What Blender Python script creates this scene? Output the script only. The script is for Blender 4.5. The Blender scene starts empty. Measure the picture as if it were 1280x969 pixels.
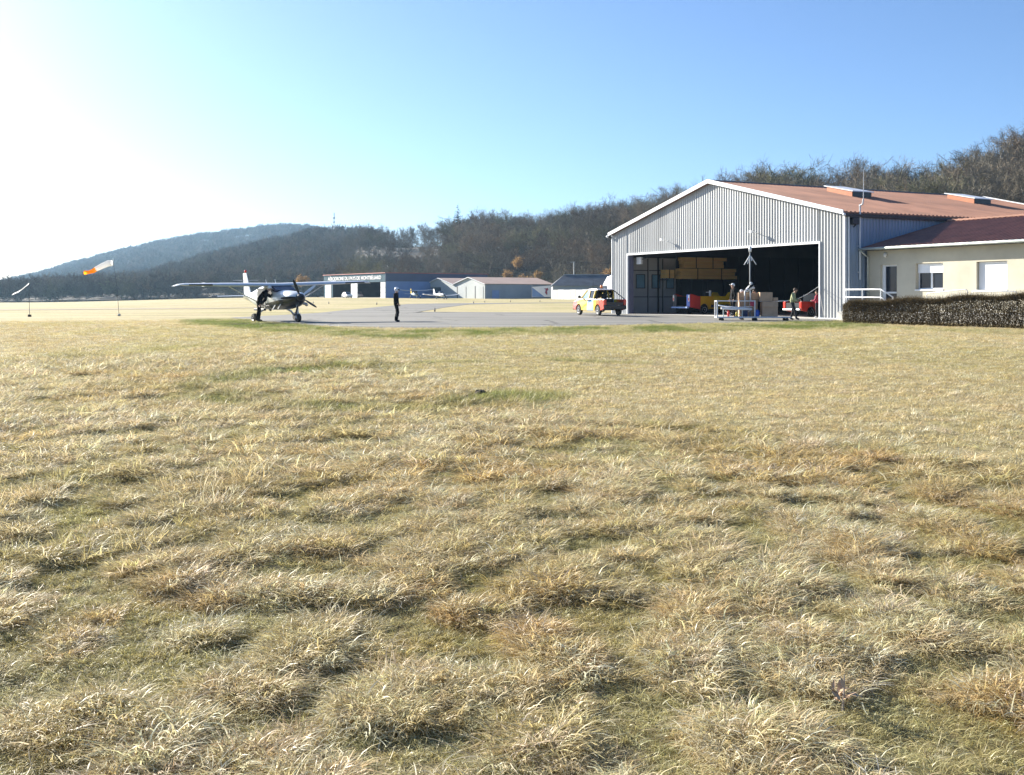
import bpy, bmesh, math, random
import numpy as np
from mathutils import Vector, Matrix
R = math.radians
random.seed(7)
rng = np.random.default_rng(11)
SC = bpy.context.scene
COL = SC.collection
F, HX, HY, CZ = 1350.0, 640.0, 371.0, 1.32      # focal length in px, horizon, eye height above the apron

# ------------------------------------------------------------------ helpers
def at(px, py, Y):
    return Vector(((px - HX) / F * Y, Y, CZ + (HY - py) / F * Y))

def tag(o, label=None, cat=None, group=None, kind=None):
    for k, v in (('label', label), ('category', cat), ('group', group), ('kind', kind)):
        if v: o[k] = v
    return o

def thing(name, label, cat, loc=(0, 0, 0), rz=0.0, group=None):
    o = bpy.data.objects.new(name, None); COL.objects.link(o)
    o.empty_display_size = .2
    o.location = loc; o.rotation_euler = (0, 0, rz)
    return tag(o, label, cat, group)

def copy_tree(o, parent=None):
    c = o.copy(); COL.objects.link(c); c.parent = parent
    for ch in list(o.children): copy_tree(ch, c)
    return c

class MB:
    def __init__(s): s.v = []; s.f = []; s.m = []; s.mi = 0
    def add(s, vs, fs):
        b = len(s.v); s.v += [tuple(v) for v in vs]
        for f in fs: s.f.append(tuple(i + b for i in f)); s.m.append(s.mi)
        return s
    def poly(s, pts): return s.add(pts, [tuple(range(len(pts)))])
    def box(s, x0, x1, y0, y1, z0, z1):
        vs = [(x, y, z) for z in (z0, z1) for y in (y0, y1) for x in (x0, x1)]
        return s.add(vs, [(0, 2, 3, 1), (4, 5, 7, 6), (0, 1, 5, 4), (2, 6, 7, 3), (0, 4, 6, 2), (1, 3, 7, 5)])
    def prism(s, prof, y0, y1, axis='y', sh=1.0):
        """extrude an (a, z) outline; axis y: a is x; axis x: a is y"""
        n = len(prof); vs = []
        for t in (y0, y1):
            for a, z in prof: vs.append((a, t, z) if axis == 'y' else (t, a, z))
        fs = [tuple(range(n)), tuple(range(2 * n - 1, n - 1, -1))]
        fs += [(i, (i + 1) % n + 0, (i + 1) % n + n, i + n) for i in range(n)]
        return s.add(vs, fs)
    def tube(s, pts, r, n=6, cap=True, flat=None):
        pts = [Vector(p) for p in pts]; k = len(pts)
        rr = r if isinstance(r, (list, tuple)) else [r] * k
        vs = []; up = Vector((0, 0, 1)); side = None
        for i, p in enumerate(pts):
            d = (pts[min(i + 1, k - 1)] - pts[max(i - 1, 0)])
            if d.length < 1e-9: d = Vector((0, 0, 1))
            d.normalize()
            if side is None:
                a = up if abs(d.z) < .9 else Vector((1, 0, 0)); side = d.cross(a).normalized()
            else:
                side = (side - d * side.dot(d))
                side = side.normalized() if side.length > 1e-6 else d.cross(up).normalized()
            w = d.cross(side)
            for j in range(n):
                t = 2 * math.pi * j / n
                vs.append(p + side * (math.cos(t) * rr[i]) + w * (math.sin(t) * rr[i] * (flat or 1)))
        fs = [(i * n + j, i * n + (j + 1) % n, (i + 1) * n + (j + 1) % n, (i + 1) * n + j) for i in range(k - 1) for j in range(n)]
        if cap: fs += [tuple(range(n - 1, -1, -1)), tuple((k - 1) * n + j for j in range(n))]
        return s.add(vs, fs)
    def bar(s, a, b, w, h=None):
        """square bar"""
        a = Vector(a); b = Vector(b); h = h or w
        d = (b - a).normalized(); u = Vector((0, 0, 1)) if abs(d.z) < .95 else Vector((1, 0, 0))
        x = d.cross(u).normalized() * w / 2; y = x.cross(d).normalized() * h / 2
        vs = [p + i * x + j * y for p in (a, b) for i, j in ((-1, -1), (1, -1), (1, 1), (-1, 1))]
        return s.add(vs, [(3, 2, 1, 0), (4, 5, 6, 7)] + [(i, (i + 1) % 4, (i + 1) % 4 + 4, i + 4) for i in range(4)])
    def lathe(s, prof, c=(0, 0, 0), axis='z', n=16):
        """prof: (radius, height) pairs"""
        vs = []
        for r, h in prof:
            for j in range(n):
                t = 2 * math.pi * j / n; a, b = r * math.cos(t), r * math.sin(t)
                p = (a, b, h) if axis == 'z' else ((a, h, b) if axis == 'y' else (h, a, b))
                vs.append((p[0] + c[0], p[1] + c[1], p[2] + c[2]))
        k = len(prof)
        fs = [(i * n + j, i * n + (j + 1) % n, (i + 1) * n + (j + 1) % n, (i + 1) * n + j) for i in range(k - 1) for j in range(n)]
        fs += [tuple(range(n)), tuple((k - 1) * n + j for j in range(n - 1, -1, -1))]
        return s.add(vs, fs)
    def ball(s, c, rx, ry=None, rz=None, n=10, m=7):
        ry = ry or rx; rz = rz or rx; vs = [(c[0], c[1], c[2] - rz)]
        for i in range(1, m):
            a = -math.pi / 2 + math.pi * i / m
            for j in range(n):
                t = 2 * math.pi * j / n
                vs.append((c[0] + rx * math.cos(a) * math.cos(t), c[1] + ry * math.cos(a) * math.sin(t), c[2] + rz * math.sin(a)))
        vs.append((c[0], c[1], c[2] + rz)); L = len(vs) - 1
        fs = [(0, 1 + (j + 1) % n, 1 + j) for j in range(n)]
        fs += [(1 + i * n + j, 1 + i * n + (j + 1) % n, 1 + (i + 1) * n + (j + 1) % n, 1 + (i + 1) * n + j) for i in range(m - 2) for j in range(n)]
        fs += [(L, 1 + (m - 2) * n + j, 1 + (m - 2) * n + (j + 1) % n) for j in range(n)]
        return s.add(vs, fs)
    def loft(s, secs, cap=True):
        n = len(secs[0]); k = len(secs); vs = [p for q in secs for p in q]
        fs = [(i * n + j, i * n + (j + 1) % n, (i + 1) * n + (j + 1) % n, (i + 1) * n + j) for i in range(k - 1) for j in range(n)]
        if cap: fs += [tuple(range(n - 1, -1, -1)), tuple((k - 1) * n + j for j in range(n))]
        return s.add(vs, fs)
    def build(s, name, mat, parent=None, smooth=False, bevel=0, fixn=True, seg=2):
        me = bpy.data.meshes.new(name)
        me.from_pydata(s.v, [], s.f)
        for m in (mat if isinstance(mat, (list, tuple)) else [mat]): me.materials.append(m)
        if any(s.m): me.polygons.foreach_set('material_index', s.m)
        if fixn:
            bm = bmesh.new(); bm.from_mesh(me); bmesh.ops.recalc_face_normals(bm, faces=bm.faces); bm.to_mesh(me); bm.free()
        if smooth:
            me.polygons.foreach_set('use_smooth', [True] * len(me.polygons))
        o = bpy.data.objects.new(name, me); COL.objects.link(o); o.parent = parent
        if bevel:
            b = o.modifiers.new('bevel', 'BEVEL'); b.width = bevel; b.segments = seg; b.limit_method = 'ANGLE'; b.angle_limit = R(35)
        if smooth == 'auto':
            try: me.set_sharp_from_angle(angle=R(40))
            except Exception: pass
        return o

def np_mesh(name, V, Fq, mats, smooth=False, attrs=None):
    V = np.asarray(V, np.float32); Fq = np.asarray(Fq, np.int32)
    me = bpy.data.meshes.new(name)
    me.vertices.add(len(V)); me.vertices.foreach_set('co', V.ravel())
    k = Fq.shape[1]
    me.loops.add(Fq.size); me.loops.foreach_set('vertex_index', Fq.ravel())
    me.polygons.add(len(Fq)); me.polygons.foreach_set('loop_start', np.arange(0, Fq.size, k, dtype=np.int32))
    try: me.polygons.foreach_set('loop_total', np.full(len(Fq), k, np.int32))
    except Exception: pass
    for m in mats: me.materials.append(m)
    if smooth: me.polygons.foreach_set('use_smooth', np.ones(len(Fq), bool))
    for nm, (typ, arr) in (attrs or {}).items():
        a = me.attributes.new(nm, typ, 'POINT')
        arr = np.asarray(arr, np.int32 if typ == 'INT' else np.float32)
        a.data.foreach_set({'FLOAT': 'value', 'INT': 'value', 'FLOAT_VECTOR': 'vector', 'FLOAT_COLOR': 'color'}[typ], arr.ravel())
    me.update(calc_edges=True); me.validate()
    return me

# ------------------------------------------------------------------ noise
def _h(ix, iy, sd):
    n = (ix.astype(np.int64) * 374761393 + iy.astype(np.int64) * 668265263 + sd * 1442695041) & 0xFFFFFFFF
    n = ((n ^ (n >> 13)) * 1274126177) & 0xFFFFFFFF
    n = n ^ (n >> 16)
    return (n & 0xFFFFFF) / float(0xFFFFFF)
def vn(x, y, sd=0):
    x = np.asarray(x, float); y = np.asarray(y, float)
    ix = np.floor(x); iy = np.floor(y); fx = x - ix; fy = y - iy
    fx = fx * fx * (3 - 2 * fx); fy = fy * fy * (3 - 2 * fy)
    a = _h(ix, iy, sd); b = _h(ix + 1, iy, sd); c = _h(ix, iy + 1, sd); d = _h(ix + 1, iy + 1, sd)
    return (a * (1 - fx) + b * fx) * (1 - fy) + (c * (1 - fx) + d * fx) * fy
def fbm(x, y, sd=0, o=4):
    s = 0; a = .5; t = 0
    for i in range(o): s = s + a * vn(x * 2 ** i, y * 2 ** i, sd + i * 17); t += a; a *= .5
    return s / t
def sst(a, b, x):
    t = np.clip((np.asarray(x, float) - a) / (b - a), 0, 1); return t * t * (3 - 2 * t)

# ------------------------------------------------------------------ materials
def nodes(name):
    m = bpy.data.materials.new(name); m.use_nodes = True
    nt = m.node_tree; nt.nodes.clear()
    out = nt.nodes.new('ShaderNodeOutputMaterial')
    return m, nt, out
def N(nt, t, **kw):
    n = nt.nodes.new(t)
    for k, v in kw.items():
        if k[0] == '_': setattr(n, k[1:], v)
        else: n.inputs[k.replace('__', ' ')].default_value = v
    return n
def pmat(name, col, rough=.6, metal=0.0, var=.12, scale=2.0, bump=0.0, bscale=30.0, stretch=(1, 1, 1), col2=None, spec=.5, coat=0, rnd=0.0):
    m, nt, out = nodes(name); L = nt.links.new
    b = N(nt, 'ShaderNodeBsdfPrincipled', Roughness=rough, Metallic=metal)
    b.inputs['Specular IOR Level'].default_value = spec
    if coat: b.inputs['Coat Weight'].default_value = coat
    tc = N(nt, 'ShaderNodeTexCoord'); mp = N(nt, 'ShaderNodeMapping'); mp.inputs['Scale'].default_value = stretch
    L(tc.outputs['Object'], mp.inputs['Vector'])
    nz = N(nt, 'ShaderNodeTexNoise', Scale=scale, Detail=6.0, Roughness=.6); L(mp.outputs[0], nz.inputs['Vector'])
    mx = N(nt, 'ShaderNodeMix', _data_type='RGBA')
    c2 = col2 or tuple(c * (1 - var * 1.6) for c in col); c1 = col if col2 else tuple(min(1, c * (1 + var)) for c in col)
    mx.inputs['A'].default_value = (*c1, 1); mx.inputs['B'].default_value = (*c2, 1)
    mr = N(nt, 'ShaderNodeMapRange'); mr.inputs[1].default_value = .3; mr.inputs[2].default_value = .7
    L(nz.outputs[0], mr.inputs[0]); L(mr.outputs[0], mx.inputs['Factor'])
    cout = mx.outputs['Result']
    if rnd:
        oi = N(nt, 'ShaderNodeObjectInfo'); mr2 = N(nt, 'ShaderNodeMapRange')
        mr2.inputs[3].default_value = 1 - rnd; mr2.inputs[4].default_value = 1 + rnd
        L(oi.outputs['Random'], mr2.inputs[0])
        hs = N(nt, 'ShaderNodeHueSaturation'); L(mr2.outputs[0], hs.inputs['Value']); L(cout, hs.inputs['Color']); cout = hs.outputs[0]
    L(cout, b.inputs['Base Color'])
    if bump:
        nb = N(nt, 'ShaderNodeTexNoise', Scale=bscale, Detail=5.0); L(mp.outputs[0], nb.inputs['Vector'])
        bp = N(nt, 'ShaderNodeBump', Strength=bump, Distance=.02); L(nb.outputs[0], bp.inputs['Height']); L(bp.outputs[0], b.inputs['Normal'])
    L(b.outputs[0], out.inputs[0])
    return m
def glassm(name, col, rough=.08):
    return pmat(name, col, rough, 0, .1, 1.5, spec=.3)
M = {}
M['clad'] = pmat('grey_cladding', (.42, .43, .43), .5, .1, .15, .5, stretch=(1, 1, .15))
M['clad_side'] = pmat('blue_grey_cladding', (.25, .32, .42), .45, .15, .08, .5, stretch=(1, 1, .15))  # same grey cladding with bluish shade tinted into its colour
M['trim'] = pmat('white_trim', (.80, .81, .82), .4, 0, .04, 1)
M['white'] = pmat('white_paint', (.80, .81, .82), .4, 0, .05, 2)
M['offwhite'] = pmat('dirty_white', (.72, .71, .68), .5, 0, .1, 3)
M['dark'] = pmat('dark_metal', (.035, .036, .042), .5, .3, .2, 3)
M['black'] = pmat('black_paint', (.018, .018, .022), .35, 0, .2, 3)
M['rubber'] = pmat('black_rubber', (.022, .022, .023), .75, 0, .2, 8)
M['steel'] = pmat('galvanised_steel', (.52, .53, .54), .38, .7, .12, 6)
M['paintsteel'] = pmat('pale_grey_steel', (.68, .70, .72), .4, .1, .06, 4)
M['roof'] = pmat('terracotta_roof', (.335, .16, .10), .7, 0, .2, .35, .1, 12)
M['roofside'] = pmat('orange_terracotta', (.50, .18, .08), .7, 0, .1, 1)
M['annexroof'] = pmat('dark_red_tile', (.235, .095, .062), .5, 0, .2, 1.2, .2, 9)
M['gutter'] = pmat('zinc_gutter', (.50, .55, .52), .4, .4, .1, 3)
M['render'] = pmat('cream_render', (.56, .515, .40), .85, 0, .10, .5, .15, 60)
M['concrete'] = pmat('concrete', (.56, .545, .50), .85, 0, .12, .8, .1, 20)
M['doorgrey'] = pmat('grey_door_leaf', (.44, .46, .46), .55, .0, .1, .8)
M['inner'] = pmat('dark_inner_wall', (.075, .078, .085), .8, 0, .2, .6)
M['jamb'] = pmat('purple_grey_jamb', (.16, .16, .23), .5, .1, .1, 2)
M['pane'] = glassm('dark_glass', (.02, .026, .04))
M['panelit'] = glassm('bluish_poster_glass', (.20, .36, .46), .2)
M['shutter'] = pmat('white_shutter', (.82, .83, .85), .5, 0, .03, 1)
M['zcard'] = pmat('cardboard', (.50, .345, .225), .85, 0, .1, 3, .1, 30)
M['timber'] = pmat('yellow_timber', (.90, .66, .26), .7, 0, .16, 2, stretch=(.2, 4, 4), col2=(.76, .50, .17))
M['red'] = pmat('red_paint', (.62, .05, .035), .3, 0, .08, 2, coat=.3)
M['orange'] = pmat('orange_plastic', (.85, .22, .04), .35, 0, .08, 3)
M['tail'] = pmat('red_lamp_glass', (.85, .05, .03), .2, 0, .05, 5)
M['yellow'] = pmat('yellow_paint', (.80, .55, .02), .3, 0, .06, 2, coat=.3)
M['blue'] = pmat('blue_paint', (.04, .13, .55), .35, 0, .1, 2)
M['skin'] = pmat('skin', (.52, .30, .21), .55, 0, .08, 8)
M['hair'] = pmat('brown_hair', (.06, .035, .02), .7, 0, .2, 20)
M['cloth_black'] = pmat('black_cloth', (.012, .012, .014), .9, 0, .3, 9, .3, 40, spec=.12)
M['cloth_green'] = pmat('khaki_green_cloth', (.34, .36, .20), .9, 0, .15, 9, .3, 40)
M['cloth_grey'] = pmat('dark_grey_cloth', (.05, .05, .054), .9, 0, .2, 9, .3, 40, spec=.12)
M['cloth_white'] = pmat('white_cloth', (.78, .78, .78), .85, 0, .06, 9, .3, 40)
M['cloth_red'] = pmat('red_cloth', (.42, .05, .09), .85, 0, .1, 9, .3, 40)
M['cloth_navy'] = pmat('navy_cloth', (.04, .055, .12), .85, 0, .2, 9, .3, 40)
M['helmet'] = pmat('white_helmet', (.82, .82, .84), .25, 0, .04, 4, coat=.5)
def cloth_thin(name, col):
    m, nt, out = nodes(name); d = N(nt, 'ShaderNodeBsdfDiffuse', Color=(*col, 1)); t = N(nt, 'ShaderNodeBsdfTranslucent', Color=(*col, 1)); s = N(nt, 'ShaderNodeMixShader', Fac=.5)
    nt.links.new(d.outputs[0], s.inputs[1]); nt.links.new(t.outputs[0], s.inputs[2]); nt.links.new(s.outputs[0], out.inputs[0]); return m
M['sock_white'] = cloth_thin('white_windsock_fabric', (.88, .88, .88))
M['sock_orange'] = cloth_thin('orange_windsock_fabric', (1.0, .42, .02))
M['polegrey'] = pmat('matt_grey_pole', (.22, .235, .24), .7, 0, .1, 4)
M['greyhangar'] = pmat('grey_sign_band', (.065, .118, .155), .8, 0, .06, .5, spec=.1)
M['blue_and_shade'] = pmat('blue_cladding', (.15, .26, .50), .5, .1, .08, .3)  # plain blue paint; on the far hangar side it stands for shade
M['shedwall'] = pmat('pale_grey_sheet', (.40, .43, .43), .55, .1, .07, .3)
M['shedside'] = pmat('blue_grey_paint_and_shade', (.23, .29, .36), .55, .1, .08, .3)  # bluish copy of the shed sheet, shade in its colour; also aircraft paint
M['pinkroof'] = pmat('faded_pink_roof', (.54, .385, .30), .75, 0, .08, .3)
M['slate'] = pmat('dark_slate_roof', (.11, .12, .135), .7, 0, .2, .6)
M['redtrim'] = pmat('red_trim', (.38, .12, .10), .6, 0, .1, 1)
M['bark'] = pmat('grey_bark', (.33, .29, .245), .9, 0, .2, 3, rnd=.2)
# ------------------------------------------------------------------ ground
def G(x, y):
    x = np.asarray(x, float); y = np.asarray(y, float)
    r = x / np.maximum(y, 1.0)
    mid = np.interp(y, [-60, 0, 25, 44, 52, 110, 200, 245, 275, 420, 2600], [-.3, -.28, -.2, -.05, 0, 0, .35, .75, 1.05, 1.1, 1.1])
    lef = np.interp(y, [-60, 0, 25, 44, 60, 110, 300, 470, 2600], [-.3, -.28, -.24, -.17, -.10, -.10, -.6, -1.2, -1.2])
    w = sst(0, 1, np.clip((-.2 - r) / .27, 0, 1))
    z = mid * (1 - w) + lef * w
    return z + .09 * np.exp(-((x - 4.5) / 5) ** 2 - ((y - 73) / 6) ** 2)
def gz(x, y): return float(G(x, y))
def ground_pt(px, py, lo=2.0, hi=600.0):
    k = (px - HX) / F
    for _ in range(60):
        mid = (lo + hi) / 2
        yy = HY + F * (CZ - gz(k * mid, mid)) / mid
        if yy > py: lo = mid
        else: hi = mid
    return (k * lo, lo)
def pxy(x, y):
    y = np.maximum(y, .5)
    return HX + F * x / y, HY + F * (CZ - G(x, y)) / y
apron_px = [(288, 397.5), (318, 401.2), (345, 403.8), (400, 408), (480, 410.3), (560, 410.6), (640, 410), (720, 408.5), (800, 406.5), (900, 404.6),
            (1000, 402.8), (1062, 401), (1058, 398.6), (1025, 398), (785, 391.8), (765, 391.3), (720, 392.2), (660, 393), (590, 392.9), (517, 391.2), (530, 389),
            (552, 385.2), (585, 380.9), (640, 379.6), (720, 378.9), (720, 378.3), (640, 378.7), (560, 379.3), (510, 380.2), (489, 382.3), (451, 386),
            (430, 388), (400, 391.3), (350, 394.3), (318, 395.8)]
APRON = [ground_pt(*p) for p in apron_px]
def dens(poly, step):
    out = []
    for i, a in enumerate(poly):
        b = poly[(i + 1) % len(poly)]; d = math.dist(a, b); n = max(1, int(d / step))
        for j in range(n):
            t = j / n; wv = .10 * math.sin(i * 7 + j * 2.1) + .07 * math.sin(j * 5.3 + i)
            out.append((a[0] + (b[0] - a[0]) * t, a[1] + (b[1] - a[1]) * t + (wv if 0 < j else 0)))
    return out
APRON = dens(APRON, 1.6)
def inside(poly, x, y):
    x = np.asarray(x); y = np.asarray(y); c = np.zeros(x.shape, bool); n = len(poly)
    for i in range(n):
        x0, y0 = poly[i]; x1, y1 = poly[i - 1]
        hit = (y0 > y) != (y1 > y)
        with np.errstate(divide='ignore', invalid='ignore'):
            xx = (x1 - x0) * (y - y0) / ((y1 - y0) if y1 != y0 else 1e-9) + x0
        c ^= hit & (x < xx)
    return c
def pl_dist(px, py, line, sx=1.0, sy=1.0):
    """distance to a polyline with stretched axes"""
    d = np.full(np.shape(px), 1e9)
    for (a, b), (c, e) in zip(line[:-1], line[1:]):
        ax, ay, bx, by = a * sx, b * sy, c * sx, e * sy
        X, Y = px * sx - ax, py * sy - ay; dx, dy = bx - ax, by - ay
        t = np.clip((X * dx + Y * dy) / (dx * dx + dy * dy + 1e-9), 0, 1)
        d = np.minimum(d, np.hypot(X - t * dx, Y - t * dy))
    return d
MOW_LINE = ([-400, 0, 180, 330, 480, 560, 640, 800, 1000, 1280, 1600], [452, 452, 445, 440, 452, 484, 505, 528, 552, 588, 630])
def mown(x, y):
    px, py = pxy(x, y)
    b = np.interp(px, *MOW_LINE) + 14 * (vn(x * .7, y * .5, 5) - .5)
    return 1 - sst(-6, 8, py - b)
GREEN_LINES = [([(240, 482), (285, 470), (330, 461), (385, 458), (470, 453)], 5.0, 1.0), ([(255, 492), (330, 502), (430, 511), (520, 509), (600, 499), (650, 490)], 7.5, .9),
               ([(530, 447), (600, 447)], 2.0, .7), ([(700, 446), (800, 449)], 2.2, .6), ([(60, 441), (200, 432), (310, 424), (420, 422)], 3.0, .35),
               ([(270, 403), (330, 408), (400, 415), (480, 418), (640, 416), (800, 412.5), (930, 409), (1060, 407)], 5.4, 1.0), ([(1060, 410), (1300, 416)], 3.0, .45)]
def ground_colour(x, y):
    px, py = pxy(x, y); x = np.asarray(x, float); y = np.asarray(y, float)
    mo = mown(x, y)
    straw = np.array([.81, .685, .42]); tan = np.array([.72, .565, .285]); olive = np.array([.56, .52, .215]); mow = np.array([.72, .605, .335]); green = np.array([.215, .27, .065])
    n1 = fbm(x * .9, y * .75, 3, 4); n2 = fbm(x * .18, y * .09, 9, 3); n3 = fbm(x * 1.3, y * 1.0, 21, 3)
    def mix(a, b, t): return a * (1 - t)[..., None] + b * t[..., None]
    one = np.ones(x.shape)
    c = mix(straw * one[..., None], tan * one[..., None], sst(.45, .75, n1))
    c = mix(c, olive * one[..., None], .5 * sst(.5, .75, n3) + .0 * n2)
    far = sst(25, 70, y)
    m = mix(mow * one[..., None], olive * one[..., None], .45 * sst(.42, .7, n2) + .15 * sst(.5, .7, n1))
    m = mix(m, straw * one[..., None], .35 * sst(.5, .75, fbm(x * .05, y * .16, 31, 3)))
    c = mix(c, m, mo)
    wig = 5 * (fbm(x * .35, y * .35, 44, 3) - .5)
    g = np.zeros(x.shape)
    for ln, w, a in GREEN_LINES:
        d = pl_dist(px, py + wig - (0 if ln[0][1] < 425 else 6), ln, .10, 1.0)
        g = np.maximum(g, (.95 if ln[0][1] < 425 else .8) * a * (1 - sst(.35, 1.25, d / w)) * (.5 + .7 * sst(.33, .62, fbm(x * .9, y * .6, 51, 3))))
    nearg = sst(900, 985, py) * sst(.5, .7, n1) * .5 + .22 * sst(.6, .8, vn(x * .45, y * .45, 77)) * (1 - mo)
    g = np.clip(np.maximum(g, nearg), 0, 1)
    c = mix(c, green * one[..., None], g)
    return c, g
def tuss(x, y):
    return fbm(x / .26 + .5 * y, y / .34 - .3 * x, 61, 3)
def bumps(x, y):
    x = np.asarray(x, float); y = np.asarray(y, float)
    mo = mown(x, y)
    a = sst(.42, .72, tuss(x, y))
    b = .042 * a + .02 * (vn(x / .2, y / .18, 71) - .5)
    big = .05 * (fbm(x / 3.5, y / 2.5, 81, 2) - .5)
    k = (1 - .9 * mo) * (1 - sst(34, 60, y))
    return (b * k + big * (1 - sst(36, 44, y)) * (1 - .6 * mo)) * sst(-3, 1, y)

us = np.concatenate([-np.geomspace(6, .62, 26), np.linspace(-.6, .6, 470), np.geomspace(.62, 6, 26)])
ys = np.concatenate([np.linspace(-60, 1.5, 14), np.arange(2, 14, .065), np.geomspace(14, 50, 200), np.geomspace(50.6, 2400, 110)])
UU, YY = np.meshgrid(us, ys)
XX = UU * (np.maximum(YY, 0) + 4.5)
XX = np.where(YY < 0, UU * (4.5 + 2 * np.abs(np.minimum(YY, 0))), XX)
onA = inside(APRON, XX, YY)
ZZ = G(XX, YY) + np.where(onA, 0, bumps(XX, YY))
gc, gg = ground_colour(XX, YY)
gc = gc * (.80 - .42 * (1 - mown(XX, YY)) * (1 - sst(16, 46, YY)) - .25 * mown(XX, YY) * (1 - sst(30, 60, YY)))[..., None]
gcol4 = np.concatenate([gc, np.ones(gc.shape[:2] + (1,))], -1)
nr, nc = XX.shape
ii = np.arange(nr * nc).reshape(nr, nc)
FQ = np.stack([ii[:-1, :-1], ii[:-1, 1:], ii[1:, 1:], ii[1:, :-1]], -1).reshape(-1, 4)
def ground_material():
    m, nt, out = nodes('dry_field'); L = nt.links.new
    b = N(nt, 'ShaderNodeBsdfPrincipled', Roughness=.95); b.inputs['Specular IOR Level'].default_value = .1
    at_ = N(nt, 'ShaderNodeAttribute', _attribute_name='gcol')
    tc = N(nt, 'ShaderNodeTexCoord')
    n1 = N(nt, 'ShaderNodeTexNoise', Scale=9.0, Detail=8.0, Roughness=.7); L(tc.outputs['Object'], n1.inputs['Vector'])
    mp = N(nt, 'ShaderNodeMapping'); mp.inputs['Scale'].default_value = (.03, .22, 1); L(tc.outputs['Object'], mp.inputs[0])
    n2 = N(nt, 'ShaderNodeTexNoise', Scale=1.0, Detail=7.0, Roughness=.6); L(mp.outputs[0], n2.inputs['Vector'])
    n3 = N(nt, 'ShaderNodeTexNoise', Scale=1.1, Detail=6.0, Roughness=.7); L(tc.outputs['Object'], n3.inputs['Vector'])
    def mul(a, bb, lo, hi, nlo=.3, nhi=.7):
        r = N(nt, 'ShaderNodeMapRange'); r.inputs[1].default_value = nlo; r.inputs[2].default_value = nhi; r.inputs[3].default_value = lo; r.inputs[4].default_value = hi
        L(bb, r.inputs[0]); x = N(nt, 'ShaderNodeMix', _data_type='RGBA', _blend_type='MULTIPLY'); x.inputs['Factor'].default_value = 1
        L(a, x.inputs['A']); L(r.outputs[0], x.inputs['B']); return x.outputs['Result']
    c = mul(at_.outputs['Color'], n1.outputs[0], .6, 1.2)
    c = mul(c, n2.outputs[0], .72, 1.12)
    c = mul(c, n3.outputs[0], .78, 1.12)
    L(c, b.inputs['Base Color'])
    bp = N(nt, 'ShaderNodeBump', Strength=.6, Distance=.05); L(n1.outputs[0], bp.inputs['Height']); L(bp.outputs[0], b.inputs['Normal'])
    L(b.outputs[0], out.inputs[0]); return m
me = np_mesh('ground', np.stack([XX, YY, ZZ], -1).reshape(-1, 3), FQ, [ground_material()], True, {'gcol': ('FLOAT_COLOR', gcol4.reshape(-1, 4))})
ground = bpy.data.objects.new('ground', me); COL.objects.link(ground)
tag(ground, 'dry straw coloured airfield grassland in late winter', 'ground', kind='structure')

# asphalt, draped over the ground
def asphalt_material():
    m, nt, out = nodes('worn_asphalt'); L = nt.links.new
    b = N(nt, 'ShaderNodeBsdfPrincipled', Roughness=.85); b.inputs['Specular IOR Level'].default_value = .3
    tc = N(nt, 'ShaderNodeTexCoord')
    mp = N(nt, 'ShaderNodeMapping'); mp.inputs['Scale'].default_value = (.06, .5, 1); L(tc.outputs['Object'], mp.inputs[0])
    n1 = N(nt, 'ShaderNodeTexNoise', Scale=1.0, Detail=7.0); L(mp.outputs[0], n1.inputs['Vector'])
    n2 = N(nt, 'ShaderNodeTexNoise', Scale=14.0, Detail=6.0); L(tc.outputs['Object'], n2.inputs['Vector'])
    vo = N(nt, 'ShaderNodeTexVoronoi', _feature='DISTANCE_TO_EDGE', Scale=.13); 
    wv = N(nt, 'ShaderNodeTexNoise', Scale=.5, Detail=4.0); L(tc.outputs['Object'], wv.inputs['Vector'])
    va = N(nt, 'ShaderNodeVectorMath', _operation='ADD'); L(tc.outputs['Object'], va.inputs[0]); L(wv.outputs['Color'], va.inputs[1]); L(va.outputs[0], vo.inputs['Vector'])
    r = N(nt, 'ShaderNodeValToRGB'); r.color_ramp.elements[0].position = .3; r.color_ramp.elements[0].color = (.185, .178, .16, 1)
    r.color_ramp.elements[1].position = .7; r.color_ramp.elements[1].color = (.36, .345, .305, 1); L(n1.outputs[0], r.inputs[0])
    x = N(nt, 'ShaderNodeMix', _data_type='RGBA', _blend_type='MULTIPLY'); x.inputs['Factor'].default_value = .5
    L(r.outputs[0], x.inputs['A']); L(n2.outputs['Color'], x.inputs['B'])
    cr = N(nt, 'ShaderNodeMapRange'); cr.inputs[1].default_value = 0; cr.inputs[2].default_value = .02; cr.inputs[3].default_value = .45; cr.inputs[4].default_value = 1; L(vo.outputs['Distance'], cr.inputs[0])
    x2 = N(nt, 'ShaderNodeMix', _data_type='RGBA', _blend_type='MULTIPLY'); x2.inputs['Factor'].default_value = 1
    L(x.outputs['Result'], x2.inputs['A']); L(cr.outputs[0], x2.inputs['B']); L(x2.outputs['Result'], b.inputs['Base Color'])
    L(b.outputs[0], out.inputs[0]); return m
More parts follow.
